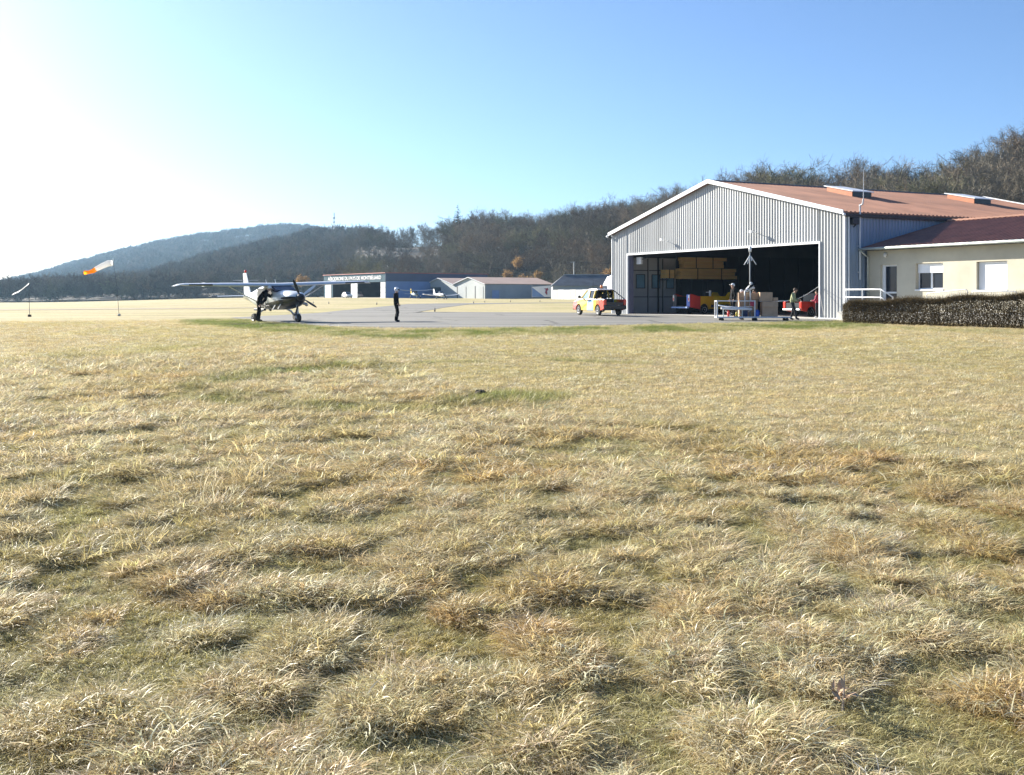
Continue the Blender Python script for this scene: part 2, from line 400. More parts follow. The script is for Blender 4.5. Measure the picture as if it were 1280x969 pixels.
def drape(name, poly, mat, lift, step_x=2.5, step_y=3.0):
    bm = bmesh.new(); vs = [bm.verts.new((p[0], p[1], 0)) for p in poly]; bm.faces.new(vs)
    bmesh.ops.triangulate(bm, faces=bm.faces)
    def cut(ax, vals):
        for v in vals:
            co = Vector((v, 0, 0)) if ax == 0 else Vector((0, v, 0)); no = Vector((1, 0, 0)) if ax == 0 else Vector((0, 1, 0))
            bmesh.ops.bisect_plane(bm, geom=bm.verts[:] + bm.edges[:] + bm.faces[:], plane_co=co, plane_no=no, dist=1e-5)
    X = [p[0] for p in poly]; Y = [p[1] for p in poly]
    cut(0, np.arange(min(X), max(X), step_x)); cut(1, np.concatenate([np.arange(min(Y), min(max(Y), 110), step_y), np.arange(110, max(110.1, max(Y)), 7)]))
    for v in bm.verts: v.co.z = gz(v.co.x, v.co.y) + lift
    bmesh.ops.recalc_face_normals(bm, faces=bm.faces)
    for f in bm.faces:
        if f.normal.z < 0: f.normal_flip()
    me = bpy.data.meshes.new(name); bm.to_mesh(me); bm.free(); me.materials.append(mat)
    o = bpy.data.objects.new(name, me); COL.objects.link(o); return o
ASPH = asphalt_material()
apron = drape('apron', APRON, ASPH, .02)
tag(apron, 'worn grey asphalt apron and taxiway in front of the hangars', 'apron', kind='structure')
strip_px = [(250, 386.3), (120, 387.0), (-40, 388.0), (-40, 387.2), (120, 386.1), (250, 385.5), (330, 384.4), (330, 385.0)]
trk = drape('track', dens([ground_pt(*p) for p in strip_px], 3), pmat('bare_earth', (.33, .26, .17), .95, 0, .2, .5), .03, 4, 4)
tag(trk, 'thin bare earth track crossing the dry field far off', 'track', kind='structure')

# ------------------------------------------------------------------ grass, one mass nobody could count
def blade_material(name):
    m, nt, out = nodes(name); L = nt.links.new
    ic = N(nt, 'ShaderNodeAttribute', _attribute_name='gcol', _attribute_type='INSTANCER')
    tn = N(nt, 'ShaderNodeAttribute', _attribute_name='tone')
    r = N(nt, 'ShaderNodeValToRGB'); e = r.color_ramp.elements
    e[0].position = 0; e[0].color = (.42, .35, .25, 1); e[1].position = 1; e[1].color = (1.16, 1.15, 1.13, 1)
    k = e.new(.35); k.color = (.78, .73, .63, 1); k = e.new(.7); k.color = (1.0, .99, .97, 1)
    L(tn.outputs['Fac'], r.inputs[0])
    x = N(nt, 'ShaderNodeMix', _data_type='RGBA', _blend_type='MULTIPLY'); x.inputs['Factor'].default_value = 1
    L(ic.outputs['Color'], x.inputs['A']); L(r.outputs[0], x.inputs['B'])
    d = N(nt, 'ShaderNodeBsdfDiffuse'); t = N(nt, 'ShaderNodeBsdfTranslucent'); g = N(nt, 'ShaderNodeBsdfGlossy', Roughness=.45)
    g.inputs['Color'].default_value = (.8, .8, .8, 1)
    L(x.outputs['Result'], d.inputs['Color']); L(x.outputs['Result'], t.inputs['Color'])
    s = N(nt, 'ShaderNodeMixShader', Fac=.45); L(d.outputs[0], s.inputs[1]); L(t.outputs[0], s.inputs[2])
    s2 = N(nt, 'ShaderNodeMixShader', Fac=.05); L(s.outputs[0], s2.inputs[1]); L(g.outputs[0], s2.inputs[2])
    L(s2.outputs[0], out.inputs[0]); return m
BLADE = blade_material('dry_blades')
def clump(n, rad, lmin, lmax, p0, dp, p1, w, wind, seg=4, seed=0, green=0.0):
    """n curved ribbons: start pitch p0 +- dp, end pitch p1 (degrees), wind = pull towards one side"""
    g = np.random.default_rng(seed); V = []; Q = []; T = []
    for i in range(n):
        rr = rad * math.sqrt(g.random()); a = g.random() * 2 * math.pi
        p = np.array([rr * math.cos(a), rr * math.sin(a), -.02])
        az = a + g.normal(0, .9)
        d2 = np.array([math.cos(az), math.sin(az)]) + wind * np.array([1, 0]); az = math.atan2(d2[1], d2[0])
        ln = lmin + (lmax - lmin) * g.random() ** 1.3; pa = R(p0 + g.normal(0, dp)); pb = R(p1 + g.normal(0, 12))
        tw = g.normal(0, .5); sw = g.normal(0, .6); ton = np.clip(g.normal(.5, .28), 0, 1); b = len(V)
        for k in range(seg + 1):
            t = k / seg; pit = pa + (pb - pa) * t ** .8; az2 = az + sw * t
            ww = w * (.6 + .8 * ton) * (1 - .75 * t ** 1.5) * .5
            sd = np.array([-math.sin(az2 + tw), math.cos(az2 + tw), .35 * math.sin(tw * 3)])
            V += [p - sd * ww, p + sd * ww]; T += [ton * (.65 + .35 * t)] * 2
            if k < seg:
                p = p + ln / seg * np.array([math.cos(pit) * math.cos(az2), math.cos(pit) * math.sin(az2), math.sin(pit)])
                Q.append((b + 2 * k, b + 2 * k + 1, b + 2 * k + 3, b + 2 * k + 2))
    return V, Q, T
def proto_collection(name, specs, mat):
    c = bpy.data.collections.new(name)
    for i, s in enumerate(specs):
        V, Q, T = clump(**s, seed=100 + i)
        me = np_mesh(f'{name}_{i:02d}', V, Q, [mat], True, {'tone': ('FLOAT', T)})
        c.objects.link(bpy.data.objects.new(f'{name}_{i:02d}', me))
    return c
def scatter(name, pts, rot, scl, idx, col, coll):
    me = bpy.data.meshes.new(name); n = len(pts)
    me.vertices.add(n); me.vertices.foreach_set('co', np.asarray(pts, np.float32).ravel())
    for nm, t, arr in (('rot', 'FLOAT_VECTOR', rot), ('scl', 'FLOAT', scl), ('idx', 'INT', idx), ('gcol', 'FLOAT_COLOR', np.concatenate([col, np.ones((n, 1))], 1))):
        a = me.attributes.new(nm, t, 'POINT')
        a.data.foreach_set({'FLOAT': 'value', 'INT': 'value', 'FLOAT_VECTOR': 'vector', 'FLOAT_COLOR': 'color'}[t], np.asarray(arr, np.int32 if t == 'INT' else np.float32).ravel())
    o = bpy.data.objects.new(name, me); COL.objects.link(o)
    ng = bpy.data.node_groups.new(name + '_scatter', 'GeometryNodeTree')
    ng.interface.new_socket('Geometry', in_out='INPUT', socket_type='NodeSocketGeometry'); ng.interface.new_socket('Geometry', in_out='OUTPUT', socket_type='NodeSocketGeometry')
    L = ng.links.new; gi = ng.nodes.new('NodeGroupInput'); go = ng.nodes.new('NodeGroupOutput')
    ci = ng.nodes.new('GeometryNodeCollectionInfo'); ci.inputs['Collection'].default_value = coll
    ci.inputs['Separate Children'].default_value = True; ci.inputs['Reset Children'].default_value = True
    ip = ng.nodes.new('GeometryNodeInstanceOnPoints'); ip.inputs['Pick Instance'].default_value = True
    def na(nm, t):
        q = ng.nodes.new('GeometryNodeInputNamedAttribute'); q.data_type = t; q.inputs['Name'].default_value = nm; return q.outputs['Attribute']
    L(gi.outputs[0], ip.inputs['Points']); L(ci.outputs[0], ip.inputs['Instance']); L(na('idx', 'INT'), ip.inputs['Instance Index'])
    er = ng.nodes.new('FunctionNodeEulerToRotation'); L(na('rot', 'FLOAT_VECTOR'), er.inputs[0]); L(er.outputs[0], ip.inputs['Rotation'])
    L(na('scl', 'FLOAT'), ip.inputs['Scale']); L(ip.outputs[0], go.inputs[0])
    md = o.modifiers.new('scatter', 'NODES'); md.node_group = ng
    return o
near_specs = []
for i in range(5): near_specs.append(dict(n=90, rad=.12, lmin=.09, lmax=.22, p0=50, dp=24, p1=-42, w=.0072, wind=.5))     # tussocks 0-4
for i in range(4): near_specs.append(dict(n=90, rad=.20, lmin=.06, lmax=.24, p0=20, dp=18, p1=-16, w=.007, wind=.35))     # matted thatch 5-8
for i in range(2): near_specs.append(dict(n=45, rad=.12, lmin=.07, lmax=.2, p0=70, dp=14, p1=30, w=.0045, wind=.2))       # short upright 9-10
for i in range(3): near_specs.append(dict(n=90, rad=.26, lmin=.04, lmax=.12, p0=32, dp=22, p1=-5, w=.007, wind=.2))       # mown 11-13
GC = proto_collection('grass_clump', near_specs, BLADE)
P, RO, SCL, IX, CO = [], [], [], [], []
def strew(y0, y1, per_m2, kinds, s0, s1, use, seed, margin=4.0, green=False, zoff=0.0):
    g = np.random.default_rng(seed)
    wmax = .52 * y1 + margin
    n = int((y1 - y0) * 2 * wmax * per_m2)
    x = g.uniform(-wmax, wmax, n); y = g.uniform(y0, y1, n)
    k = np.abs(x) < .50 * y + margin; x, y = x[k], y[k]
    mo = mown(x, y); k = g.random(len(x)) < (mo if use == 'mown' else (1 - mo) if use == 'long' else np.ones(len(x)))
    x, y = x[k], y[k]
    k = ~inside(APRON, x, y) & ~((x > 4) & (y > 59)) ; x, y = x[k], y[k]
    c, gr = ground_colour(x, y)
    if green: k = g.random(len(x)) < gr * 1.3; x, y, c, gr = x[k], y[k], c[k], gr[k]
    n = len(x)
    lum = (.86 + .28 * g.random((n, 1))) * (1 + .10 * g.normal(size=(n, 1))); hue = 1 + .025 * g.normal(size=(n, 3))
    pale = (g.random((n, 1)) < .38) * .65 * (1 - gr[:, None])
    c = np.clip((c * (1 - pale) + np.array([.84, .775, .62]) * pale) * lum * hue, .02, .80)
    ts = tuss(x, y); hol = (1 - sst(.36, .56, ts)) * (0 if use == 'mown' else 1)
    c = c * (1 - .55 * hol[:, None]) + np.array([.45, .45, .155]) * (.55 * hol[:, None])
    z = G(x, y) + bumps(x, y) + zoff
    wind = 5.4 + 1.5 * (vn(x * .35, y * .35, 91) - .5) * 2
    rz = wind + g.normal(0, .9, n)
    P.append(np.stack([x, y, z], 1)); RO.append(np.stack([g.normal(0, .12, n), g.normal(0, .12, n), rz], 1))
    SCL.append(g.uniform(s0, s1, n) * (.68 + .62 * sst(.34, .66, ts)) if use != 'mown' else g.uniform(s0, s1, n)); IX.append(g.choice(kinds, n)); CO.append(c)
strew(1.6, 9, 210, [0, 1, 2, 3, 4], .30, .58, 'long', 1)
strew(1.6, 9, 380, [5, 6, 7, 8], .32, .62, 'long', 2)
strew(1.6, 9, 40, [9, 10], .5, 1.1, 'all', 3, green=True)
strew(9, 20, 74, [0, 1, 2, 3, 4], .5, .9, 'long', 4)
strew(9, 20, 120, [5, 6, 7, 8], .5, .95, 'long', 5)
strew(7, 26, 60, [11, 12, 13], .5, .9, 'mown', 6)
strew(9, 30, 40, [9, 10], .5, .9, 'all', 7, green=True)
strew(20, 46, 26, [0, 1, 2, 3, 4], .7, 1.2, 'long', 8)
strew(20, 46, 34, [5, 6, 7, 8], .8, 1.4, 'long', 9)
strew(26, 62, 22, [11, 12, 13], .7, 1.15, 'mown', 10)
strew(30, 62, 40, [9, 10], .42, .75, 'all', 11, green=True)
P, RO, SCL, IX, CO = map(np.concatenate, (P, RO, SCL, IX, CO))
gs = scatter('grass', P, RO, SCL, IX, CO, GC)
tag(gs, 'matted dry straw grass with tussocks and green patches covering the field', 'grass', kind='stuff')
# ------------------------------------------------------------------ buildings
def corr(mb, x0, x1, zb, zt, y=0.0, p=.25, d=.04, axis='x', sgn=-1):
    """corrugated sheet along x (or y), ribs standing out by d towards sgn; zb, zt: functions of the position"""
    prof = [(0, 0), (.15, 0), (.185, d), (.295, d), (.33, 0)]
    xs = []
    t = x0
    while t < x1 - 1e-6:
        for a, h in prof[:-1]:
            xx = t + a * p / .33
            if xx < x1 - .004: xs.append((xx, h))
        t += p
    xs.append((x1, 0))
    def pt(a, h, z): return (a, y + sgn * h, z) if axis == 'x' else (y + sgn * h, a, z)
    for (a, h), (b, k) in zip(xs[:-1], xs[1:]):
        mb.poly([pt(a, h, zb(a + 1e-4)), pt(b, k, zb(b - 1e-4)), pt(b, k, zt(b)), pt(a, h, zt(a))])
def holes(mb, x0, x1, z0, z1, hs, y=0, depth=.28):
    """front skin of a wall at y with rectangular openings and their reveals going back by depth"""
    xs = sorted({x0, x1} | {v for h in hs for v in h[:2]}); zs = sorted({z0, z1} | {v for h in hs for v in h[2:4]})
    for a, b in zip(xs[:-1], xs[1:]):
        for c, d in zip(zs[:-1], zs[1:]):
            if not any(h[0] <= a and b <= h[1] and h[2] <= c and d <= h[3] for h in hs):
                mb.poly([(a, y, c), (b, y, c), (b, y, d), (a, y, d)])
    for a, b, c, d in [h[:4] for h in hs]:
        e = y + depth
        mb.poly([(a, y, c), (a, e, c), (a, e, d), (a, y, d)]); mb.poly([(b, y, c), (b, y, d), (b, e, d), (b, e, c)])
        mb.poly([(a, y, d), (a, e, d), (b, e, d), (b, y, d)]); mb.poly([(a, y, c), (b, y, c), (b, e, c), (a, e, c)])
def ribbed_slope(mb, y0, y1, p, xe, ze, xr, zr, th=.05, rib=.045):
    """roof sheet from the eave line (xe, ze) up to the ridge line (xr, zr), ribs running down the slope"""
    ys = []; t = y0
    while t < y1 - 1e-6:
        for a, h in ((0, 0), (.45, 0), (.55, 1), (.9, 1)):
            if t + a * p < y1: ys.append((t + a * p, h * rib))
        t += p
    ys.append((y1, 0))
    for (a, h), (b, k) in zip(ys[:-1], ys[1:]):
        mb.poly([(xe, a, ze + h), (xe, b, ze + k), (xr, b, zr + k), (xr, a, zr + h)])
        mb.poly([(xe, a, ze + h), (xe, a, ze - th), (xe, b, ze - th), (xe, b, ze + k)])
    mb.poly([(xe, y0, ze - th), (xr, y0, zr - th), (xr, y1, zr - th), (xe, y1, ze - th)])
    mb.poly([(xe, y0, ze), (xr, y0, zr), (xr, y0, zr - th), (xe, y0, ze - th)]); mb.poly([(xe, y1, ze), (xe, y1, ze - th), (xr, y1, zr - th), (xr, y1, zr)])

# --- the near hangar: x along the front (left to right), y into the building
HL, HYL, RX, RY = 7.8, 83.7, .456, -.89
W, D, EV, RG = 24.7, 26.1, 6.2, 9.1
HA = math.atan2(RY, RX)
hg = thing('hangar', 'large grey corrugated hangar with red roof and its wide front door open', 'hangar', (HL, HYL, 0), HA)
def hw(s, b, z=0.0):
    """hangar coordinates to the world"""
    return Vector((HL + RX * s - RY * b, HYL + RY * s + RX * b, z))
def s_of(px, b=0.0):
    k = (px - HX) / F
    return (k * (HYL + RX * b) - HL + RY * b) / (RX - k * RY)
def z_of(px, py, b=0.0):
    p = hw(s_of(px, b), b); return CZ + (HY - py) / F * p.y
OL, OR_, OT = s_of(785.5), s_of(1024.8), 4.45
rise = (RG - EV) / (W / 2)
top = lambda x: EV - .12 + rise * min(x, W - x)
mb = MB(); corr(mb, 0, OL, lambda x: 0, top); corr(mb, OL, OR_, lambda x: OT, top); corr(mb, OR_, W, lambda x: 0, top)
mb.build('front_wall', M['clad'], hg)
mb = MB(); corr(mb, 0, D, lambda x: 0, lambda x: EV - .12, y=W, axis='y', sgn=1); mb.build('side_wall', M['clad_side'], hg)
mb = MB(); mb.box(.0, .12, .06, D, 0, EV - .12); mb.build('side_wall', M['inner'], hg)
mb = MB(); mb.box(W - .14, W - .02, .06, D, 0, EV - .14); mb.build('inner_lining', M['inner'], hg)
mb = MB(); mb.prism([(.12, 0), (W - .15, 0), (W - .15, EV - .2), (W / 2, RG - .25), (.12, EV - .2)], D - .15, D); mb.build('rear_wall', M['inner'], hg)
mb = MB(); mb.box(.13, W - .15, -.25, D - .16, -.3, .03); mb.build('floor_slab', M['concrete'], hg)
for sg in (0, 1):
    mb = MB()
    xe, xr = (-.12, W / 2) if sg == 0 else (W + .12, W / 2)
    ribbed_slope(mb, -.28, D + .3, .33, xe, EV - .12 * rise, xr, RG, .08)
    mb.build('roof_slope', M['roof'], hg)
mb = MB(); 
for sg in (-1, 1): mb.poly([(W / 2, -.3, RG + .10), (W / 2, D + .32, RG + .10), (W / 2 + sg * .28, D + .32, RG + .055 - .06), (W / 2 + sg * .28, -.3, RG + .055 - .06)])
mb.build('ridge_cap', M['dark'], hg)
def verge(y0, y1, mat):
    for sg in (0, 1):
        e = -.14 if sg == 0 else W + .14; ze = EV - .14 * rise; mb = MB()
        mb.prism([(e, ze - .15), (e, ze + .10), (W / 2, RG + .12), (W / 2, RG - .15)], y0, y1)
        mb.build('verge_trim', mat, hg)
verge(-.36, -.285, M['trim']); verge(D + .31, D + .37, M['trim'])
for x in (W + .14, -.29):
    mb = MB(); mb.prism([(x, EV - .32), (x + .14, EV - .32), (x + .15, EV - .16), (x - .01, EV - .16)], -.26, D + .3); mb.build('gutter', M['dark'], hg)
mb = MB(); mb.ball((W + .22, -.32, EV - .2), .09); mb.build('gutter_end', M['white'], hg, True); mb = MB(); mb.ball((-.24, -.34, EV - .22), .12, .1, .1); mb.build('gutter_end', M['white'], hg, True)
# corner trims and the frame round the opening
for x in (-.03, W - .06):
    mb = MB(); mb.box(x, x + .09, -.09, .05, 0, top(max(0, x + .05)) - .02); mb.build('corner_trim', M['paintsteel'], hg)
mb = MB(); mb.box(OL - .1, OR_ + .1, -.10, .02, OT, OT + .13); mb.build('door_header', M['trim'], hg)
for x in (OL - .1, OR_): 
    mb = MB(); mb.box(x, x + .1, -.095, .03, 0, OT - .003); mb.build('door_jamb', M['paintsteel'], hg)
mb = MB(); mb.box(OL + .003, OL + .07, .032, .42, 0.035, OT); mb.build('door_post', M['jamb'], hg)
mb = MB(); mb.box(OL, OR_, .05, .3, OT - .0, OT + .25); mb.build('door_track', M['dark'], hg)
mb = MB(); mb.box(OR_ + .12, W - .08, -.12, -.06, .02, .09); mb.build('base_flashing', M['paintsteel'], hg)
# folded door leaves and lining panels along the inner left wall
edges_px = [790.5, 810.5, 829, 846]
def b_of(px, s=.45):
    lo, hi = 0, 40
    for _ in range(50):
        m = (lo + hi) / 2; p = hw(s, m)
        if HX + F * p.x / p.y < px: lo = m
        else: hi = m
    return lo
bs = [b_of(p) for p in edges_px]
for i in range(3):
    mb = MB(); b0, b1 = bs[i] + .03, bs[i + 1] - .03
    mb.box(.34, .44, b0, b1, .06, 4.36); lf = mb.build('door_leaf', M['doorgrey'], hg)
    mb = MB(); w0 = b0 + (b1 - b0) * .24; w1 = b0 + (b1 - b0) * .76
    mb.box(.443, .46, w0, w1, 2.02, 3.02); wn = mb.build('window', M['panelit'], lf)
    mb = MB()
    for a in ((w0 - .05, w0, 1.97, 3.07), (w1, w1 + .05, 1.97, 3.07), (w0, w1, 1.97, 2.02), (w0, w1, 3.02, 3.07)): mb.box(.442, .49, *a)
    mb.build('window_frame', M['dark'], lf)
    mb = MB()
    for z in (1.28, 3.35): mb.box(.4405, .458, b0 + .02, b1 - .02, z, z + .05)
    mb.box(.4405, .475, b1 - .06, b1 - .005, .1, 4.3); mb.build('rail', M['dark'], lf)
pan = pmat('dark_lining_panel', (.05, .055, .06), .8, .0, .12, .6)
bb = bs[3]
while bb < D - 2:
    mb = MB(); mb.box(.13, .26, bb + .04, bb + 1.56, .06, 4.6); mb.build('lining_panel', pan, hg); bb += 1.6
for k in range(1, 6):
    b = 4.4 * k; mb = MB(); z0 = EV - .55
    mb.bar((.4, b, z0), (W - .4, b, z0), .16, .22)
    for sg in (-1, 1): mb.bar((W / 2, b, RG - .45), (W / 2 + sg * (W / 2 - .4), b, z0 + .1), .14, .2)
    for j in range(1, 8):
        x = W * j / 8; mb.bar((x, b, z0), (x + (W / 16 if x < W / 2 else -W / 16), b, z0 + rise * min(x, W - x) * .8 + .05), .07)
    mb.build('roof_truss', M['dark'], hg)
# lamps, flood light, camera, aerial mast, skylights, down pipe
for px, py in ((834.5, 300.5), (947, 290.5)):
    x = s_of(px); z = z_of(px, py); mb = MB()
    mb.tube([(x, -.05, z - .05), (x, -.34, z + .03), (x, -.46, z + .03)], .022); mb.box(x - .11, x + .11, -.62, -.42, z - .06, z + .10); mb.build('wall_lamp', M['white'], hg, bevel=.01)
mb = MB(); x = s_of(799, .5); z = z_of(799, 326, .5); mb.box(x - .26, x + .34, .42, .62, z - .27, z + .27); fl = mb.build('floodlight', M['offwhite'], hg, bevel=.03)
mb = MB(); mb.tube([(x + .34, .55, z + .1), (x + .8, .55, z + .18), (x + .8, .55, OT + .1)], .04); mb.build('bracket', M['dark'], fl)
def skylight(b, t0=2.5, t1=4.85):
    xa, xb = W / 2 + t0, W / 2 + t1; za = RG - rise * t0; zb = RG - rise * t1; root = None
    mb = MB(); mb.prism([(xa, za), (xb, zb), (xb, zb + .36), (xa, za + .36)], b, b + 1.75); root = mb.build('skylight', M['roofside'], hg)
    mb = MB(); mb.prism([(xa - .22, za + .40), (xb + .12, zb + .365), (xb + .12, zb + .43), (xa - .22, za + .46)], b - .08, b + 1.85); mb.build('lid', M['white'], root)
    mb = MB(); mb.prism([(xb + .002, zb + .02), (xb + .03, zb + .02), (xb + .03, zb + .36), (xb + .002, zb + .36)], b + .05, b + 1.7); mb.build('shaded_face', M['black'], root)  # black sheet paints the face turned from the sun dark
skylight(7.9); skylight(19.6)
b = .95; mb = MB(); x = W + .16
mb.tube([(x, b, 2.3), (x, b, 6.62)], .05); mb.tube([(x, b, 6.55), (x + .2, b, 6.62), (x + .26, b, 6.9)], .05)
for z in (2.7, 4.2, 5.6): mb.box(x - .12, x + .02, b - .05, b + .05, z, z + .06)
ms = mb.build('aerial_mast', M['paintsteel'], hg)
mb = MB(); mb.tube([(x + .26, b, 6.85), (x + .27, b, 8.6)], [.022, .009]); mb.build('whip_aerial', M['paintsteel'], ms)
mb = MB(); mb.box(W + .06, W + .32, .28, .75, 5.45, 5.85); mb.tube([(W + .1, .5, 5.3), (W + .3, .5, 5.45)], .04); mb.build('alarm_box', M['dark'], hg, bevel=.03)
mb = MB(); mb.tube([(W + .12, .12, EV - .3), (W + .12, .12, .35), (W + .2, .05, .2), (W + .75, -.35, .12)], .055, 8); mb.build('downpipe', M['paintsteel'], hg)

# --- the low annex, its front set back from the hangar corner
AX, AY = hw(W, 0).x, hw(W, 0).y
an = thing('office_building', 'low cream rendered office annex with dark tiled roof beside the hangar', 'building', (AX, AY, 0), HA)
FB, AL = 1.5, 21.0
def t_of(px, b=FB): return s_of(px, b) - W
def za(px, py, b=FB): return z_of(px, py, b)
wins = [(t_of(1144.5), t_of(1178.8), za(1150, 362.5), za(1150, 329.5)), (t_of(1220.5), t_of(1259), za(1230, 363), za(1230, 327))]
door = (t_of(1100.5), t_of(1121), .55, za(1105, 331))
mb = MB(); holes(mb, .16, AL, 0, 4.02, wins + [door], FB); mb.build('front_wall', M['render'], an)
mb = MB(); mb.box(.16, AL, FB + .3, FB + .4, 0, 4.0); mb.box(.16, AL, 14.3, 14.5, 0, 4.0); mb.box(AL - .2, AL, FB + .41, 14.29, 0, 4.0); mb.build('rear_wall', M['render'], an)
sl_ = .247; ov = .62; ye = FB - ov; ze = 4.08; yr = 7.95; zr = ze + sl_ * (yr - ye)
def tile_slope(ya, z_a, yb, z_b, name):
    mb = MB(); p = .36; n = int((AL + .5 - .16) / p); xs = []
    for i in range(n):
        for a, h in ((0, 0), (.35, .0), (.5, .055), (.75, .065), (.95, .02)): xs.append((.165 + (i + a) * p, h))
    xs.append((.165 + n * p, 0))
    for (a, h), (b_, k) in zip(xs[:-1], xs[1:]):
        mb.poly([(a, ya, z_a + h), (b_, ya, z_a + k), (b_, yb, z_b + k), (a, yb, z_b + h)]); mb.poly([(a, ya, z_a + h), (a, ya, z_a - .05), (b_, ya, z_a - .05), (b_, ya, z_a + k)])
    x0, x1 = xs[0][0], xs[-1][0]
    mb.poly([(x0, ya, z_a - .05), (x1, ya, z_a - .05), (x1, yb, z_b - .05), (x0, yb, z_b - .05)])
    return mb.build(name, M['annexroof'], an)
tile_slope(ye, ze, yr, zr, 'roof_slope'); tile_slope(15.1, ze, yr, zr, 'roof_slope')
mb = MB(); 
for i in range(int(AL / .42)): mb.tube([(.2 + i * .42, yr, zr + .05), (.2 + i * .42 + .43, yr, zr + .03)], [.12, .10], 8)
mb.build('ridge_tiles', M['roof'], an)
mb = MB(); mb.box(.16, AL + .4, FB + .005, 14.4, 4.021, 4.06); mb.box(.16, AL + .4, ye + .05, FB - .005, 3.95, 4.0); mb.build('soffit', M['dark'], an)
mb = MB(); mb.tube([(.2, ye - .07, ze - .04), (AL + .4, ye - .07, ze - .04)], .075, 8); mb.build('gutter', M['gutter'], an, True)
mb = MB(); mb.tube([(.30, ye - .07, ze - .1), (.30, FB - .3, 3.7), (.30, FB - .08, 3.6), (.30, FB - .08, 0)], .05, 8); mb.build('downpipe', M['gutter'], an, True)
def window(h, kind):
    a, b, c, d = h; y = FB + .26; mb = MB(); f = .07
    for r in ((a + .02, a + .02 + f, c + .03, d - .02), (b - .02 - f, b - .02, c + .03, d - .02), (a + .02 + f, b - .02 - f, c + .03, c + .03 + f), (a + .02 + f, b - .02 - f, d - .02 - f, d - .02)): mb.box(r[0], r[1], y - .05, y + .02, r[2], r[3])
    if kind == 'open': mb.box((a + b) / 2 - .06, (a + b) / 2 + .06, y - .06, y + .015, c + .1, d - .1)
    w_ = mb.build('window', M['white'], an)
    if kind == 'open':
        mb = MB(); mb.box(a + .09, b - .09, y - .02, y - .012, c + .1, d - .1); mb.build('pane', M['pane'], w_)
        mb = MB(); mb.box(a + .03, b - .03, y - .11, y - .055, d - (d - c) * .36, d - .015); mb.build('shutter', M['shutter'], w_)
    else:
        mb = MB(); n = 16
        for i in range(n): z0 = c + .05 + (d - c - .07) * i / n; mb.box(a + .03, b - .03, y - .10, y - .055, z0, z0 + (d - c - .07) / n - .008)
        mb.box(a + .03, b - .03, y - .06, y - .052, c + .05, d - .02); mb.build('shutter', M['shutter'], w_)
    mb = MB(); mb.box(a - .02, b + .02, FB - .05, y - .06, c - .05, c + .025); mb.build('sill', M['white'], w_)
window(wins[0], 'open'); window(wins[1], 'shut')
a, b, c, d = door; y = FB + .2
mb = MB()
for r in ((a, a + .24, c, d), (b - .08, b, c, d), (a + .24, b - .08, d - .1, d), (a + .24, b - .08, c + .95, c + 1.05), (a + .24, b - .08, c, c + .1)): mb.box(r[0], r[1], y - .04, y + .03, r[2], r[3])
dr = mb.build('door', M['white'], an)
mb = MB(); mb.box(a + .24, b - .08, y - .01, y, c + .1, c + .95); mb.box(a + .24, b - .08, y - .01, y, c + 1.05, d - .1); mb.build('pane', M['pane'], dr)
mb = MB(); mb.ball((b - .14, y - .07, c + 1.0), .05); mb.tube([(b - .14, y - .07, c + 1.0), (b - .14, y - .02, c + 1.0)], .02); mb.build('handle', M['white'], dr)
mb = MB(); mb.ball(((a + b) / 2 - .2, FB - .05, d + .55), .12, .08, .14); mb.build('wall_light', M['offwhite'], an, True)
# paved landing in front of the annex (hidden behind the hedge)
mb = MB(); mb.box(1.3, AL + 2, -1.9, FB - .003, -.2, .50); ld = mb.build('landing', M['concrete']); ld.location = (AX, AY, 0); ld.rotation_euler = (0, 0, HA)
tag(ld, 'raised concrete landing in front of the office annex', 'landing', kind='structure')
def aw(t, b, z): return hw(W + t, b, z)
# white railing
rl = thing('handrail', 'white tubular handrail on the landing between hangar corner and hedge', 'railing', aw(.3, -.9, .5), HA)
zt, zm, zl = 1.22, .79, .40
def t_px(px, b=-.9): return s_of(px, b) - W - .3
mb = MB(); tA, tB, tC = t_px(1056.5), t_px(1101), t_px(1116)
for z in (zt, zm, zl): mb.tube([(tA, 0, z), (tB, 0, z), (tC, 0, z - .42)], .028 if z < zt else .036, 8)
mb.build('rail', M['white'], rl, True)
for t in (tA + .1, t_px(1078), tB): 
    mb = MB(); mb.tube([(t, 0, -.5), (t, 0, zt)], .03, 8); mb.build('post', M['white'], rl)
mb = MB(); mb.tube([(tC, 0, -.02), (tC, 0, zt - .42)], .03, 8); mb.build('post', M['white'], rl)
# crowd barriers behind the hedge
def barrier(t0, ln, b, z, label, lean=0, tilt=0):
    g = thing('crowd_barrier', label, 'barrier', aw(t0, b, z), HA + lean, 'steel barriers behind the hedge'); g.rotation_euler[1] = tilt
    mb = MB(); h = 1.08; mb.tube([(0, 0, .12), (0, 0, h - .12), (.05, 0, h - .03), (.14, 0, h), (ln - .14, 0, h), (ln - .05, 0, h - .03), (ln, 0, h - .12), (ln, 0, .12)], .024, 8); mb.tube([(0, 0, .2), (ln, 0, .2)], .02, 6)
    mb.build('frame', M['steel'], g, True)
    for i in range(1, 18):
        x = ln * i / 18; mb = MB(); mb.tube([(x, 0, .2), (x, 0, h)], .011, 5); mb.build('bar', M['steel'], g)
    for x in (.15, ln - .15):
        mb = MB(); mb.box(x - .02, x + .02, -.32, .32, 0, .05); mb.box(x - .02, x + .02, -.02, .02, .05, .2); mb.build('foot', M['steel'], g)
barrier(t_px(1214, -1.3) + .3, 2.55, -1.3, .50, 'grey steel crowd barrier standing upright under the closed white shutter')
barrier(t_px(1160, -1.3) + .3, 2.5, -1.3, .42, 'grey steel crowd barrier tilted down to one side, nearer the open window', 0, R(-4.5))

